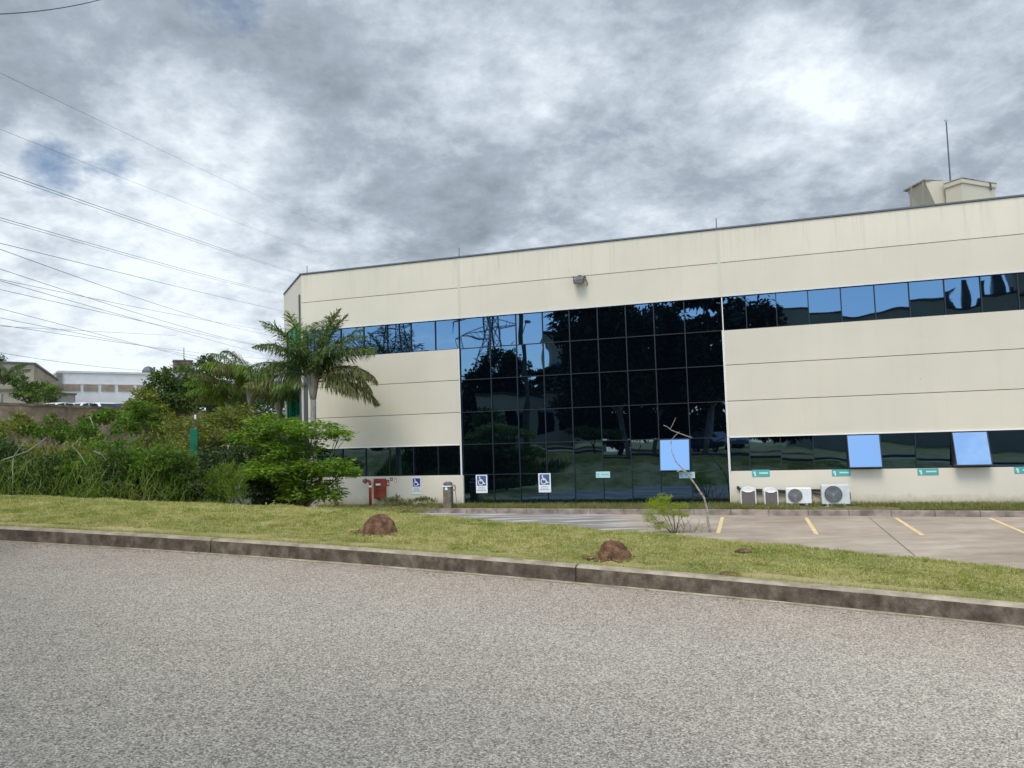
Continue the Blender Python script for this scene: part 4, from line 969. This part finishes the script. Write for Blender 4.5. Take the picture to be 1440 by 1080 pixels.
# water tank on a tower behind the trees
p=at(257,524,70);e=empty('water_tank_tower',(p.x,p.y,UZ),'brown weathered water tank block above the green trees','water tank',None,.45);hh=p.z-UZ
m=MB();m.box(-.75,.75,-.75,.75,0,hh);m.build('tower',noisy('grey tower render',(.2,.19,.17),(.32,.3,.27),1),e)
m=MB();m.box(-.8,.8,-.8,.8,hh+.001,hh+1.0);m.build('tank',noisy('rust brown tank',(.055,.035,.03),(.20,.14,.11),1.6,.9,8,None,.2,.02,False,(1,1,.3)),e)
m=MB();m.box(-.86,.86,-.86,.86,hh+1.001,hh+1.09);m.build('rim',M_cap,e);m=MB();m.tube([(.1,0,hh+1.0),(.1,0,hh+2.3)],.035,5);m.build('antenna',M_cap,e)
# trees behind the wall
def bigtree(px,d,zb,bl,n,ls,mt,lab,**k):
    p=at(px,600,d);return tree('tree',lab,'tree',(p.x,p.y,zb),[pblob(*q) for q in bl],n,ls,mt,**k)
bigtree(250,46,3.1,[(250,530,46,28,1.3,16),(228,545,46,24,1.2,15),(272,548,46,26,1.2,16),(250,565,46,38,1.3,14),(222,566,45,20,1.,12),(278,535,46,14,.9,10)],9000,.19,M_lf_mid,'rounded mid green tree behind the wall in front of the water tank',r0=.2,group='trees behind the wall',fill=.4)
bigtree(292,52,3.1,[(290,512,52,16,1.2,10),(275,527,52,12,1.,9),(305,520,52,16,1.2,12),(298,545,52,26,1.4,16),(310,565,52,22,1.2,16),(284,565,51,20,1.2,14)],6000,.19,M_lf_drk,'dark open-topped tree right of the water tank',r0=.2,group='trees behind the wall',fill=.3,nscale=.8)
bigtree(205,44,3.1,[(205,560,44,18,.8,12),(190,572,44,16,.7,8),(222,575,44,14,.7,10)],2600,.17,M_lf_oli,'small greyish bushy tree before the right end of the white hall',r0=.1,group='trees behind the wall',fill=.3)
bigtree(45,44,3.1,[(50,548,44,16,.8,10),(62,558,43,14,.7,8),(38,556,44,12,.7,10),(30,540,44,10,.6,10)],2400,.17,M_lf_mid,'bushy green tree before the beige block',r0=.1,group='trees behind the wall',fill=.3)
bigtree(345,50,2.0,[(350,560,50,30,1.5,18),(385,575,48,26,1.5,20),(320,585,48,24,1.4,14)],4500,.2,M_lf_drk,'dark tree mass behind the palms',r0=.2,group='trees behind the wall',fill=.4)
bigtree(0,70,3.1,[(-6,505,70,10,1.,9)],500,.2,M_lf_drk,'bare topped tree peeking over the beige block',r0=.1,group='trees behind the wall',fill=.2)

# green post in the hedge
p=at(273,600,20.4);pt=at(273,603,20.4);pb=ground(p.x,p.y)
e=empty('green_post',(p.x,p.y,pb),'bright green painted post with a small white lamp standing in the hedge','post',None,.3);hh=pt.z-pb
m=MB();m.box(-.10,.10,-.10,.10,0,hh,bev=.012);m.build('post',noisy('green gloss paint',(.0,.09,.045),(.005,.16,.08),2,.4),e)
m=MB();m.tube([(0,0,hh),(.03,0,hh+.27)],.012,6);m.build('stem',M_cap,e)
m=MB();m.lathe((.03,0,hh+.25),[(.02,0),(.028,.02),(.028,.1),(.01,.12)],10);m.build('lamp',M_white,e)

# parked cars
def car(name,loc,rz,label,paint,group=None):
    e=empty(name,loc,label,'car',group,rz)
    prof=[(-2.05,.35),(-2.1,.62),(-2.0,.86),(-1.55,.95),(-1.1,1.36),(-.5,1.47),(.35,1.44),(1.0,.98),(1.75,.88),(2.08,.70),(2.1,.38)]
    m=MB();n=len(prof);rings=[]
    for y,s in ((-.84,.0),(-.80,.0),(.80,.0),(.84,.0)):
        for (x,z) in prof:
            yy=y*(1-.13*max(0,(z-.9)/.5));inn=.03 if abs(y)>.82 else 0;m.v.append((x*(1-inn*.3),yy,z-(inn*.5 if z>.5 else -inn)))
    for k in range(3):
        for j in range(n): a=k*n+j;b=k*n+(j+1)%n;m.f.append((a,b,b+n,a+n))
    m.f.append(tuple(range(n-1,-1,-1)));m.f.append(tuple(3*n+j for j in range(n)));m.build('body',paint,e,False)
    m=MB()
    for sg in (-1,1):
        yy=.853
        def Y(z): return sg*(yy*(1-.13*max(0,(z-.9)/.5)))
        for q in ([(-1.38,1.0),(-1.0,1.32),(-.48,1.41),(-.42,1.0)],[(-.34,1.0),(-.36,1.41),(.3,1.38),(.82,1.0)]): m.poly([(x,Y(z),z) for x,z in q])
    m.build('side_windows',mat('car glass',(.02,.03,.035),.1),e)
    m=MB();m.poly([(1.01,-.68,1.02),(1.01,.68,1.02),(.42,.62,1.42),(.42,-.62,1.42)]);m.poly([(-1.53,-.68,1.0),(-1.53,.68,1.0),(-1.13,.62,1.36),(-1.13,-.62,1.36)]);m.build('windscreen',mat('windscreen glass',(.03,.04,.05),.1),e)
    for x in (-1.3,1.3):
        for y in (-.82,.68): m=MB();m.tube([(x,y,.31),(x,y+.14,.31)],.31,16);w_=m.build('wheel',mat('tyre',(.02,.02,.02),.8),e);m=MB();m.tube([(x,y-.01,.31),(x,y+.15,.31)],.17,12);m.build('rim',M_grey,w_)
    for y in (-.58,.58): m=MB();m.box(2.0,2.09,y-.18,y+.18,.62,.76,bev=.02);m.build('headlight',mat('headlight',(.6,.62,.62),.2),e)
    for y in (-.6,.6): m=MB();m.box(-2.09,-2.02,y-.14,y+.14,.66,.82,bev=.02);m.build('tail_light',mat('tail light',(.3,.02,.02),.3),e)
    return e
M_pw=mat('white car paint',(.70,.71,.72),.2);M_ps=mat('silver car paint',(.45,.47,.48),.25,.5);M_pb=mat('dark blue car paint',(.01,.02,.06),.15)
wr=math.atan2(wd_.y,wd_.x)
CZ=UZ+.0
for px,dd,pt_,rz,lab in ((86,57,M_pw,0,'white car roof showing over the wall below the outbuilding'),(118,60,M_pw,.1,'white car behind the wall left of the domed white one'),(142,61,M_pw,1.2,'white car seen end on over the wall before the hall'),(176,62,M_ps,.1,'silver car behind the wall below the fourth louvred opening')):
    p=at(px,570,dd);c=car('parked_car',(p.x,p.y,at(px,566,dd).z-1.50),wr+rz,lab,pt_,'cars parked behind the wall')
p=at(352,676,25.5);car('parked_car',(p.x,p.y,-.62),1.2,'pale car hidden behind the shrubs left of the layered tree',M_ps)

# ------------------------------------------------------------------ bush, dead branch, mounds, soil patches on the lawn
def lawn_pt(px,py,off=.15):
    t=2.0;d=ray(px,py)
    while t<60:
        p=d*t;z=p[2]+EYE
        if z<ground(p[0],p[1]): break
        t+=.01
    return Vector((p[0],p[1],ground(p[0],p[1])))
b0=lawn_pt(999,751.5);D0=b0.y
pth=[(999,751),(996,735),(994,715),(990,700),(978,682),(965,664),(951,650),(945,636),(943.5,625)]
PP=[at(px,py,D0) for px,py in pth]
e=empty('dead_sapling',b0,'thin leaning dead sapling with bare crossing twigs in front of the glass','dead tree')
m=MB();m.tube([(0,0,-.15)]+[tuple(p-b0) for p in PP],[.034,.030,.029,.026,.023,.021,.017,.013,.010,.008],8);m.build('stem',M_twig,e,True)
def tw(px,r0_,r1_,dy=0,m=None): 
    q=[at(a,b,D0+dy)-b0 for a,b in px];mm=m or MB();n=len(q);mm.tube([tuple(v) for v in q],[r0_+(r1_-r0_)*i/(n-1) for i in range(n)],6);return mm
tw([(965,664),(958,661),(952,663)],.012,.02).build('broken_stub',M_barkl,e)
tw([(943.5,624),(944,619),(950,612),(956,607)],.011,.004).build('twig',M_twig,e,True)
tw([(933,598),(938,600),(944,605),(957,610),(973,615.5)],.006,.014).build('twig',M_twig,e,True)
tw([(942,604),(946,597),(950.5,587)],.008,.004).build('twig',M_twig,e,True)
# feathery yellow green bush with bare stems to its right
b1=lawn_pt(952,752)
bl=[pblob(*q) for q in ((926,712,D0-.1,18,.25,10),(914,727,D0-.1,12,.2,11),(944,721,D0,22,.25,7),(930,738,D0,20,.25,6),(934,700,D0,11,.2,6),(956,711,D0+.1,12,.2,4),(918,704,D0+.1,9,.2,5),(962,724,D0,9,.15,4))]
e=tree('feathery_bush','yellow green feathery bush on the lawn crest beside the dead sapling','bush',(b1.x,b1.y,b1.z-.02),bl,8000,.036,M_lf_yel,r0=.018,aspect=.26,fill=.05,flat=.5,droop=.1,part='foliage',spread=.15,nscale=.9)
m=MB()
for q in ([(952,753),(948,742),(940,730),(938,722)],[(956,753),(953,738),(946,726)],[(960,753),(963,740),(972,730),(975,722)],[(968,753),(978,742),(990,737),(995,730)],[(970,753),(971,740),(966,730),(968,722)],[(948,752),(938,742),(930,738)],[(962,745),(955,735),(954,728)],[(976,744),(985,745),(994,741)],[(975,752),(983,735),(984,726)],[(963,740),(958,728),(960,720)],[(948,745),(958,738),(965,736)],[(985,752),(988,742),(986,735)]):
    qq=[at(a,b,b1.y+.03*math.sin(a))-Vector((b1.x,b1.y,b1.z-.02)) for a,b in q];m.tube([tuple(v) for v in qq],[.009-.0065*i/(len(qq)-1) for i in range(len(qq))],5)
m.build('bare_branches',M_twig,e,True)
# termite mounds
M_mound=noisy('clay mound',(.095,.042,.024),(.38,.22,.13),12,.98,12,(.23,.12,.068),1.0,.05)
def mound(px,py,wpx,hpx,label,seed,rough=.12,peak=0):
    b=lawn_pt(px,py);k=math.hypot(b.y,0)/FOC;rx=wpx*k/2;h=hpx*k
    V=[];Fq=[];nu,nv=64,26
    for j in range(nv+1):
        ph=j/nv*math.pi/2*1.12-.19
        for i in range(nu):
            a=2*math.pi*i/nu;x=math.cos(a)*math.cos(ph);y=math.sin(a)*math.cos(ph);z=math.sin(ph)
            d=1+rough*mn.fractal(Vector((x*1.6+seed,y*1.6,z*1.6)),1,2,5)+rough*.5*mn.noise(Vector((x*7,y*7+seed,z*7)))+rough*.45*mn.noise(Vector((x*18,y*18+seed,z*18)))+rough*.3*mn.noise(Vector((x*37,y*37+seed,z*37)))
            V.append((x*rx*d*(1-peak*max(z,0)),y*rx*.95*d*(1-peak*max(z,0)),z*h*d*(1-.05*x)))
    for j in range(nv):
        for i in range(nu): Fq.append((j*nu+i,j*nu+(i+1)%nu,(j+1)*nu+(i+1)%nu,(j+1)*nu+i))
    o=npmesh('termite_mound',V,Fq,M_mound,smooth=False);o.location=(b.x,b.y+rx*.6,b.z-.01);cb_m=MB()
    for k in range(170):
        a=random.uniform(0,6.28);rr=rx*random.choice((random.uniform(.9,1.15),random.uniform(.95,1.7)));x=math.cos(a)*rr;y=math.sin(a)*rr*.9;g_=ground(b.x+x,b.y+rx*.6+y)-b.z+.012;q=random.uniform(.006,.02)
        Mx=Matrix.Translation((x,y,g_))@Matrix.Rotation(random.uniform(0,6),4,(random.random(),random.random(),1));cb_m.box(-q,q,-q*.8,q*.8,-q*.6,q*.6,Mx)
    c=cb_m.build('crumbs',M_mound,o);c['kind']='stuff'
    return tag(o,label,'termite mound','termite mounds on the lawn')
mound(531,752,49,28,'smooth rounded brown earth mound on the lawn, the left one',3,.06)
mound(866,788,54,27,'rough reddish peaked earth mound near the kerb, the right one',9.4,.10,.25)
def soil(px,py,wpx,label,seed):
    b=lawn_pt(px,py);k=b.y/FOC;r=wpx*k/2;V=[];Fq=[];nu,nv=36,8
    for j in range(nv+1):
        q=1-j/nv
        for i in range(nu):
            a=2*math.pi*i/nu;d=1+.3*mn.noise(Vector((math.cos(a)*1.5+seed,math.sin(a)*1.5,0)))+.1*mn.noise(Vector((math.cos(a)*6+seed,math.sin(a)*6,q)))
            V.append((math.cos(a)*r*q*d,math.sin(a)*r*.8*q*d,.024*(1-q*q)*(1+.5*mn.noise(Vector((math.cos(a)*q*5,math.sin(a)*q*5,seed))))+.008))
    for j in range(nv):
        for i in range(nu): Fq.append((j*nu+i,j*nu+(i+1)%nu,(j+1)*nu+(i+1)%nu,(j+1)*nu+i))
    o=npmesh('soil_heap',V,Fq,M_mound);o.location=b;return tag(o,label,'soil heap','small soil heaps on the lawn')
soil(1045,776,22,'tiny heap of crumbled soil in the middle of the lawn strip',2.)
soil(1024,809,34,'flat scatter of reddish soil against the back of the kerb',5.)

# ------------------------------------------------------------------ grass
def blades(name,pts,hmin,hmax,wd_b,mt,lean=.5,label=None,cat=None):
    n=len(pts);pts=np.array(pts);U=unit(rng.normal(size=(n,3))*lean+np.array([0,0,1.]));U[:,2]=np.abs(U[:,2]);Wv=unit(np.cross(U,rng.normal(size=(n,3))))
    hh=rng.uniform(hmin,hmax,n)[:,None];P0=pts-Wv*wd_b/2;P1=pts+Wv*wd_b/2;P2=pts+U*hh
    V=np.stack([P0,P1,P2],1).reshape(-1,3);o=npmesh(name,V,np.arange(3*n).reshape(n,3),mt);return tag(o,label,cat,kind='stuff')
pts=[];
NB=330000
A_=rng.uniform(-13.5,9.5,NB);Uu=rng.uniform(0.10,1.0,NB)
for a,q in zip(A_,Uu):
    um=ucrest(a)+.5;u=.12+(um-.12)*q
    x=a+NU[0]*u;y=yk(a)+NU[1]*u
    if abs(x/y)>.82: continue
    pts.append((x,y,bumpz(a,u)-.003))
pts=np.array(pts)
blades('lawn_grass',pts,.014,.046,.0075,M_blade,1.1,'short mown yellowish grass covering the strip behind the kerb','grass')
cl_=[]
for k in range(2600):
    c=pts[random.randrange(len(pts))];q=random.randrange(14,40);cl_.append(c+np.concatenate([rng.normal(size=(q,2))*random.uniform(.015,.05),np.zeros((q,1))],1))
blades('grass_tufts',np.concatenate(cl_),.02,.055,.007,leafmat('tuft blades',[(.13,.19,.03),(.27,.31,.07),(.46,.44,.17)],.3),.75,'taller green tufts dotted over the mown verge','grass')
# pale clippings lying on the lawn
sel=pts[rng.random(len(pts))<.22]+np.array([0,0,.012])
n=len(sel);U=unit(rng.normal(size=(n,3))*np.array([1,1,.15]));Wv=unit(np.cross(U,np.array([0,0,1.])+rng.normal(size=(n,3))*.2))
M_clip=leafmat('dry clippings',[(.34,.30,.15),(.52,.47,.28),(.68,.63,.43)],.2)
o=leaf_mesh('grass_clippings',sel,U,Wv,rng.uniform(.02,.07,n),.006,M_clip);tag(o,'dry pale clippings scattered over the mown grass','grass',kind='stuff')
# taller fringe at the back of the kerb
pts=[]
for a in rng.uniform(-13,9,30000):
    u=.125+abs(rng.normal(0,.03));x=a+NU[0]*u;y=yk(a)+NU[1]*u;pts.append((x,y,height(a,.15)-.012))
blades('kerb_fringe_grass',pts,.03,.075,.007,M_blade,.8,'grass fringe overhanging the back of the kerb','grass')
# litter and grit washed against the kerb foot
Pn=[]
for k in range(2600):
    a=random.uniform(-12,9);u=-abs(random.gauss(0,.16))-.01 if random.random()<.8 else -random.uniform(.1,4);x=a+NU[0]*u;y=yk(a)+NU[1]*u;Pn.append((x,y,plane(x,y)+.006))
Pn=np.array(Pn);n=len(Pn);U=unit(rng.normal(size=(n,3))*np.array([1,1,.25]));Wv=unit(np.cross(U,np.array([0,0,1.])+rng.normal(size=(n,3))*.4))
o=leaf_mesh('gutter_litter',Pn,U,Wv,rng.uniform(.008,.035,n),.009,leafmat('dry litter',[(.10,.07,.04),(.28,.22,.13),(.45,.40,.26)],.1));tag(o,'dry leaf bits and grit lying along the foot of the kerb','litter',kind='stuff')
# planting strip cover
pts=[]
for k in range(60000):
    t=random.uniform(0,20);w=random.uniform(.13,1.9);p=q0+kd*t+kn*w
    if (p.x*nF[0]+p.y*nF[1])>DF-.05: continue
    s_=p.x*tF[0]+p.y*tF[1]
    if .9<s_<3.4 and w<1.1+.15*math.sin(s_*9): 
        if random.random()<.97: continue
    pts.append((p.x,p.y,-.62))
blades('strip_plants',pts,.05,.17,.016,M_weed,.8,'low weedy ground cover between the parking kerb and the building','ground cover')
# lawn grass in the far corner by the red cabinet, and taller weeds along the wall
pts=[];
for k in range(9000):
    s_=random.uniform(-15.4,-9.8);o_=random.uniform(.05,2.6);p=FW(s_,-.61,o_);pts.append(tuple(p))
blades('corner_grass',pts,.03,.10,.014,M_weed,.7,'uneven grass at the foot of the left base wall','grass')
for (px,w,lab,n_) in ((552,16,'leafy weed clump under the hose cabinet tags',500),(570,10,'small weed tuft below the blue wheelchair sign',220),(596,18,'broad low weed clump right of the blue wheelchair sign',420),(470,14,'scrubby weeds at the palm side of the base wall',200)):
    s_,_=on_fac(px,714,.35);b=FW(s_,-.62,.35);k=26/FOC
    tree('wall_weed',lab,'weed',b,[((b.x,b.y,b.z+.12),(w*k,.2,.16))],n_,.10,M_weed,r0=.01,aspect=.25,droop=-.8,fill=.1,group='weeds along the base wall',part='foliage')

# ------------------------------------------------------------------ overhead power lines (real spans passing far behind the wall)
azc=math.atan2(560-720,FOC);cd=np.array([math.sin(azc),math.cos(azc),0.]);cnm=np.array([cd[1],-cd[0],0.])
M_cable=mat('power cable',(.07,.075,.085),.6,.2)
def cable(pix,Lo,r,lab,name='power_line'):
    # unproject the sampled pixels on the vertical plane at lateral distance Lo, then fit a sagging span
    S_=[];Z_=[]
    for px,py in pix:
        d=ray(px,py);t=-Lo/(d@cnm);q=d*t;S_.append(q@cd);Z_.append(q[2]+EYE)
    co=np.polyfit(S_,Z_,2);co[0]=max(co[0],1e-5) if len(pix)>2 else co[0]
    s0,s1=min(S_),max(S_);s0-=45;ss=np.linspace(s0,s1+max(30,(s1-s0)*.25),40)
    b=cd*ss[0]-cnm*Lo
    pts=[tuple(cd*s-cnm*Lo-b+np.array([0,0,co[0]*s*s+co[1]*s+co[2]])) for s in ss]
    o=MB().tube(pts,r*1.5,4).build(name,M_cable);o.location=tuple(b);tag(o,lab,'power line','overhead power lines crossing the left sky');return o
CB=[([(0,104),(300,247),(400,295),(525,345)],70,.022,'faint topmost cable sloping from the left edge toward the roof line'),
([(0,182),(75,210),(200,265),(300,300),(475,367)],68,.020,'faint second cable running just below the topmost one'),
([(0,242.7),(167,299),(337,358),(417,383)],60,.035,'upper strand of the dark pair reaching the corner of the parapet'),
([(0,246.5),(167,302.5),(337,360.5),(417,384.5)],60.5,.03,'lower strand of the dark pair reaching the corner of the parapet'),
([(0,306.7),(200,361.7),(300,390),(397,413)],66,.035,'upper strand of the second pair, ending beside the pale side wall'),
([(0,310),(200,365),(300,392.5),(397,415)],66.5,.03,'lower strand of the second pair, ending beside the pale side wall'),
([(0,341.7),(167,384),(353,428),(400,439)],72,.04,'single cable passing under the second pair'),
([(0,351),(200,420),(300,453),(363,468)],75,.04,'steep cable crossing the lines beneath it at the palm tip'),
([(0,378),(133,422),(267,462),(393,490)],80,.04,'cable starting above the close crossing at the left edge'),
([(0,394),(100,412),(220,438),(367,463)],84,.04,'flatter cable crossing two steeper ones'),
([(0,396),(67,413),(200,452),(333,489),(367,498)],82,.04,'steeper cable leaving the same point as the flatter one'),
([(0,417),(167,458),(333,503)],86,.04,'cable running to the second palm, fifth from the bottom'),
([(0,435),(133,470),(267,505)],90,.04,'cable running to the dark tree top, fourth line from the bottom'),
([(0,457),(200,486),(350,503)],96,.04,'shallow cable over the water tank'),
([(0,457.5),(117,483),(247,513)],94,.04,'cable ending at the water tank'),
([(0,482),(110,493),(207,505)],100,.035,'shallow cable just over the roof of the white hall'),
([(0,496),(133,515),(233,522)],105,.04,'lowest cable, touching the white hall roof')]
for c in CB: cable(*c)
a=at(-60,20.5,38);b=at(150,-3,52)
pp=[a.lerp(b,i/16)+Vector((0,0,-.35*4*(i/16)*(1-i/16))) for i in range(17)]
o=MB().tube([tuple(p-a) for p in pp],.03,5).build('service_cable',M_cable);o.location=a;tag(o,'single dark cable crossing the top left corner of the sky','cable')

# ------------------------------------------------------------------ what stands behind the viewer and shows in the glass
def mground(p): return ground(p.x,p.y)
def mtree(px,d,bl,n,ls,mt,lab,r0=.22,bark=None,**k):
    p=mir(px,600,d);z=mground(p);blobs=[]
    for (bx,by,bdp,rx,ry,rz) in bl:
        q=mir(bx,by,bdp);kk=bdp/FOC;blobs.append(((q.x,q.y,q.z),(rx*kk,max(ry,rx*kk*.7),rz*kk)))
    return tree('tree',lab,'tree',(p.x,p.y,z),blobs,n,ls,mt,r0=r0,bark=bark,group='trees across the road',**k)
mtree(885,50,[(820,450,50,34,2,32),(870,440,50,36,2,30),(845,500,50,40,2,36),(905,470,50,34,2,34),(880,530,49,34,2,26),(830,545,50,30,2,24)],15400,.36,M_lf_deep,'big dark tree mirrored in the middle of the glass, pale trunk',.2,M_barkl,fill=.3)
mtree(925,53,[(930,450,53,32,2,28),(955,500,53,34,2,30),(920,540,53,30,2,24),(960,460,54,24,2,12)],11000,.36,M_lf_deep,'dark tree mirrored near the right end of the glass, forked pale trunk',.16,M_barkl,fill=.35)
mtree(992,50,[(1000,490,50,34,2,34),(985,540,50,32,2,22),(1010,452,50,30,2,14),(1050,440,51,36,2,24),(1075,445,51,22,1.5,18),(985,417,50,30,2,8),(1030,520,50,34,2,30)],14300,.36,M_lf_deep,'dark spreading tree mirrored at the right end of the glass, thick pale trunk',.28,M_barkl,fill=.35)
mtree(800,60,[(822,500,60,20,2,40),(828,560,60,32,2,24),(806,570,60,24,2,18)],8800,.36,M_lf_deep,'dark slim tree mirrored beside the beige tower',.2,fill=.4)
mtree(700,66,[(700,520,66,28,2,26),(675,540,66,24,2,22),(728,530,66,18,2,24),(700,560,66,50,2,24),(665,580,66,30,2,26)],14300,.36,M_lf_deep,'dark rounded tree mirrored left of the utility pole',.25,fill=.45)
mtree(684,46,[(684,588,46,20,1,14)],3080,.2,M_lf_mid,'small green tree mirrored before the white house',.1,fill=.3)
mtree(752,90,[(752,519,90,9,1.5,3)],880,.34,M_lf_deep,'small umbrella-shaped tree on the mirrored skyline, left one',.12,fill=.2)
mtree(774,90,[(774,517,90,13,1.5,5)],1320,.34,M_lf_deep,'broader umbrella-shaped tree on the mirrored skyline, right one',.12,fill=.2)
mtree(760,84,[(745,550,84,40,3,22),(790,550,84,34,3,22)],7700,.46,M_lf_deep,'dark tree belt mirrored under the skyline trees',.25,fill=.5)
mtree(835,44,[(840,604,44,34,1.5,7),(815,600,44,20,1.2,5)],4840,.16,M_lf_mid,'flat green shrub tree mirrored low in the glass',.08,flat=.6,fill=.3)
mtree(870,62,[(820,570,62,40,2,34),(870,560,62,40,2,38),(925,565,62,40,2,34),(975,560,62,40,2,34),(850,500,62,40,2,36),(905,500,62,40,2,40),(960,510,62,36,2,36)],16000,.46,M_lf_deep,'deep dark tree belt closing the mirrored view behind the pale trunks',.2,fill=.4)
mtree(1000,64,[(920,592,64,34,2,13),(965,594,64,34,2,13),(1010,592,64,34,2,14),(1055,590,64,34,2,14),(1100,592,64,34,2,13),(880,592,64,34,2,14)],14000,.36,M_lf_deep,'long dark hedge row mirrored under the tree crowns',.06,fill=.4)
# utility pole with a lamp arm
p=mir(741,600,41);z=mground(p);e=empty('utility_pole',(p.x,p.y,z),'thick concrete utility pole across the road, mirrored in the glass','utility pole')
MB().tube([(0,0,-.2),(0,0,11)],[.17,.11],14).build('pole',noisy('pole concrete',(.10,.10,.095),(.2,.2,.19),3,.9),e,True)
m=MB();m.box(-1.0,1.0,-.06,.06,9.6,9.75);m.build('crossarm',M_bark,e)
m=MB();m.tube([(0,0,6.0),(-.1,-.5,6.7),(-.2,-.9,7.1)],.03,6);m.build('lamp_arm',M_grey,e);m=MB();m.box(-.3,-.1,-1.2,-.8,7.05,7.2,bev=.03);m.build('lamp_head',M_grey,e)
# transmission tower
M_lat=mat('lattice steel',(.07,.08,.09),.5,.5)
def lattice(px,d,Ht,lab,rz):
    p=mir(px,600,d);z=mground(p);e=empty('transmission_tower',(p.x,p.y,z),lab,'pylon','transmission towers',rz)
    lv=[0,5,9.5,13.5,16.5,19,21,23,25,27,29.5,32];lv=[v*Ht/32 for v in lv]
    hw=lambda t: np.interp(t,[0,Ht*.38,Ht*.66,Ht*.92,Ht],[4.4,2.3,.70,.5,.12])
    m=MB()
    for sx,sy in ((-1,-1),(1,-1),(1,1),(-1,1)): m.tube([(sx*hw(t),sy*hw(t),t) for t in lv],.12,4)
    m.build('leg_frame',M_lat,e)
    m=MB()
    for t0,t1 in zip(lv[:-1],lv[1:]):
        a,b=hw(t0),hw(t1)
        for (c0_,c1_) in (((-1,-1),(1,-1)),((1,-1),(1,1)),((1,1),(-1,1)),((-1,1),(-1,-1))):
            m.tube([(c0_[0]*a,c0_[1]*a,t0),(c1_[0]*b,c1_[1]*b,t1)],.06,3);m.tube([(c1_[0]*a,c1_[1]*a,t0),(c0_[0]*b,c0_[1]*b,t1)],.06,3);m.tube([(c0_[0]*b,c0_[1]*b,t1),(c1_[0]*b,c1_[1]*b,t1)],.05,3)
    m.build('bracing',M_lat,e)
    for zz_,ll_ in ((20.5,7.5),(24.5,9.0),(28.5,6.5)):
        zz_*=Ht/32
        for sg in (-1,1):
            m=MB();tip=(sg*ll_,0,zz_+.4);h_=hw(zz_)
            for y in (-h_,h_): m.tube([(sg*h_,y,zz_),tip],.08,3);m.tube([(sg*h_,y,zz_+1.7),tip],.08,3)
            for k in range(1,6):
                t=k/6;x=sg*(h_+(ll_-h_)*t);yy=h_*(1-t);m.tube([(x,-yy,zz_+.4*t),(x,yy,zz_+.4*t)],.05,3);m.tube([(x,-yy,zz_+.4*t),(sg*(h_+(ll_-h_)*(t+.16)),-yy*.8,zz_+1.7*(1-t)+.4*t)],.05,3)
            m.build('crossarm',M_lat,e)
            m=MB();m.tube([(tip[0],0,tip[2]),(tip[0]-sg*.1,0,tip[2]-2.4)],.10,6);m.build('insulator',M_cap,e)
    return e
lattice(684,150,34,'tall lattice transmission tower mirrored in the left part of the glass',FA+.5)
lattice(556,150,36,'lattice transmission tower mirrored behind the palm fronds in the upper window band',FA+.4)
# buildings across the road
def mbuild(name,px0,px1,d0,d1,ytop,lab,mt,extra=None,depth=12):
    a=mir(px0,600,d0);b=mir(px1,600,d1);top=mir(px0,ytop,d0).z;z=min(mground(a),mground(b))-.3
    d=(b-a);e=empty(name,(a.x,a.y,z),lab,'building',None,math.atan2(d.y,d.x));w=Vector((d.x,d.y)).length;h=top-z
    loc=e.matrix_basis.inverted();cl=Matrix.Rotation(-math.atan2(d.y,d.x),3,'Z')@Vector((-a.x,-a.y+12,0));sg=-1 if cl.y>0 else 1   # body extends away from the camera
    y0,y1=(0,depth) if sg>0 else (-depth,0)
    m=MB();m.box(0,w,y0,y1,0,h);m.build('wall',mt,e)
    m=MB();m.box(-.1,w+.1,y0-.1,y1+.1,h+.001,h+.2);m.build('roof_edge',M_cap,e)
    fy=(-.05,-.004) if sg>0 else (.004,.05)
    return e,w,h,fy
M_mw=noisy('far cream render',(.50,.48,.40),(.60,.58,.50),.3,.9)
e,w,h,fy=mbuild('white_house',672,800,62,62,552,'low pale house across the road, mirrored behind small trees',M_mw)
for k in range(5):
    m=MB();m.box(w*(.1+.18*k),w*(.2+.18*k),fy[0],fy[1],h*.35,h*.75);m.build('window',M_glass,e)
e,w,h,fy=mbuild('beige_tower',775,850,95,95,462,'beige tower with a blue lower band, mirrored beside the dark trees',M_mw)
m=MB();m.box(-.05,w+.05,fy[0]*2,fy[1]*2,h*.38,h*.72) if fy[0]<0 else m.box(-.05,w+.05,.004,.1,h*.38,h*.72);m.build('blue_band',noisy('blue cladding',(.02,.12,.28),(.03,.16,.35),1),e)
e,w,h,fy=mbuild('long_warehouse',1095,1500,84,74,437,'long pale warehouse across the road, mirrored in the upper right window band',M_mw)
m=MB();m.box(0,w,fy[0]*1.2,fy[1]*1.2,h*.80,h*.83);m.build('string_course',M_cap,e)
m=MB()
for k in range(9): m.box(w*(.62+.035*k),w*(.64+.035*k),fy[0]*4-.1,fy[1]*4+.1,h+.2,h+.2+(.5+.6*(k%3)));
m.build('roof_equipment',M_cap,e)
m=MB();m.box(w*.84,w*.90,-2,2,h+.2,h+2.6);m.build('roof_hut',M_mw,e)
for k in range(10):
    m=MB();m.box(w*(.05+.09*k),w*(.09+.09*k),fy[0],fy[1],h*.3,h*.5);m.build('window',M_glass,e)
p=mir(1006,612,54);car('parked_car',(p.x,p.y,mground(p)+.0),math.radians(20),'dark blue car parked across the road, mirrored near the right end of the glass',M_pb)
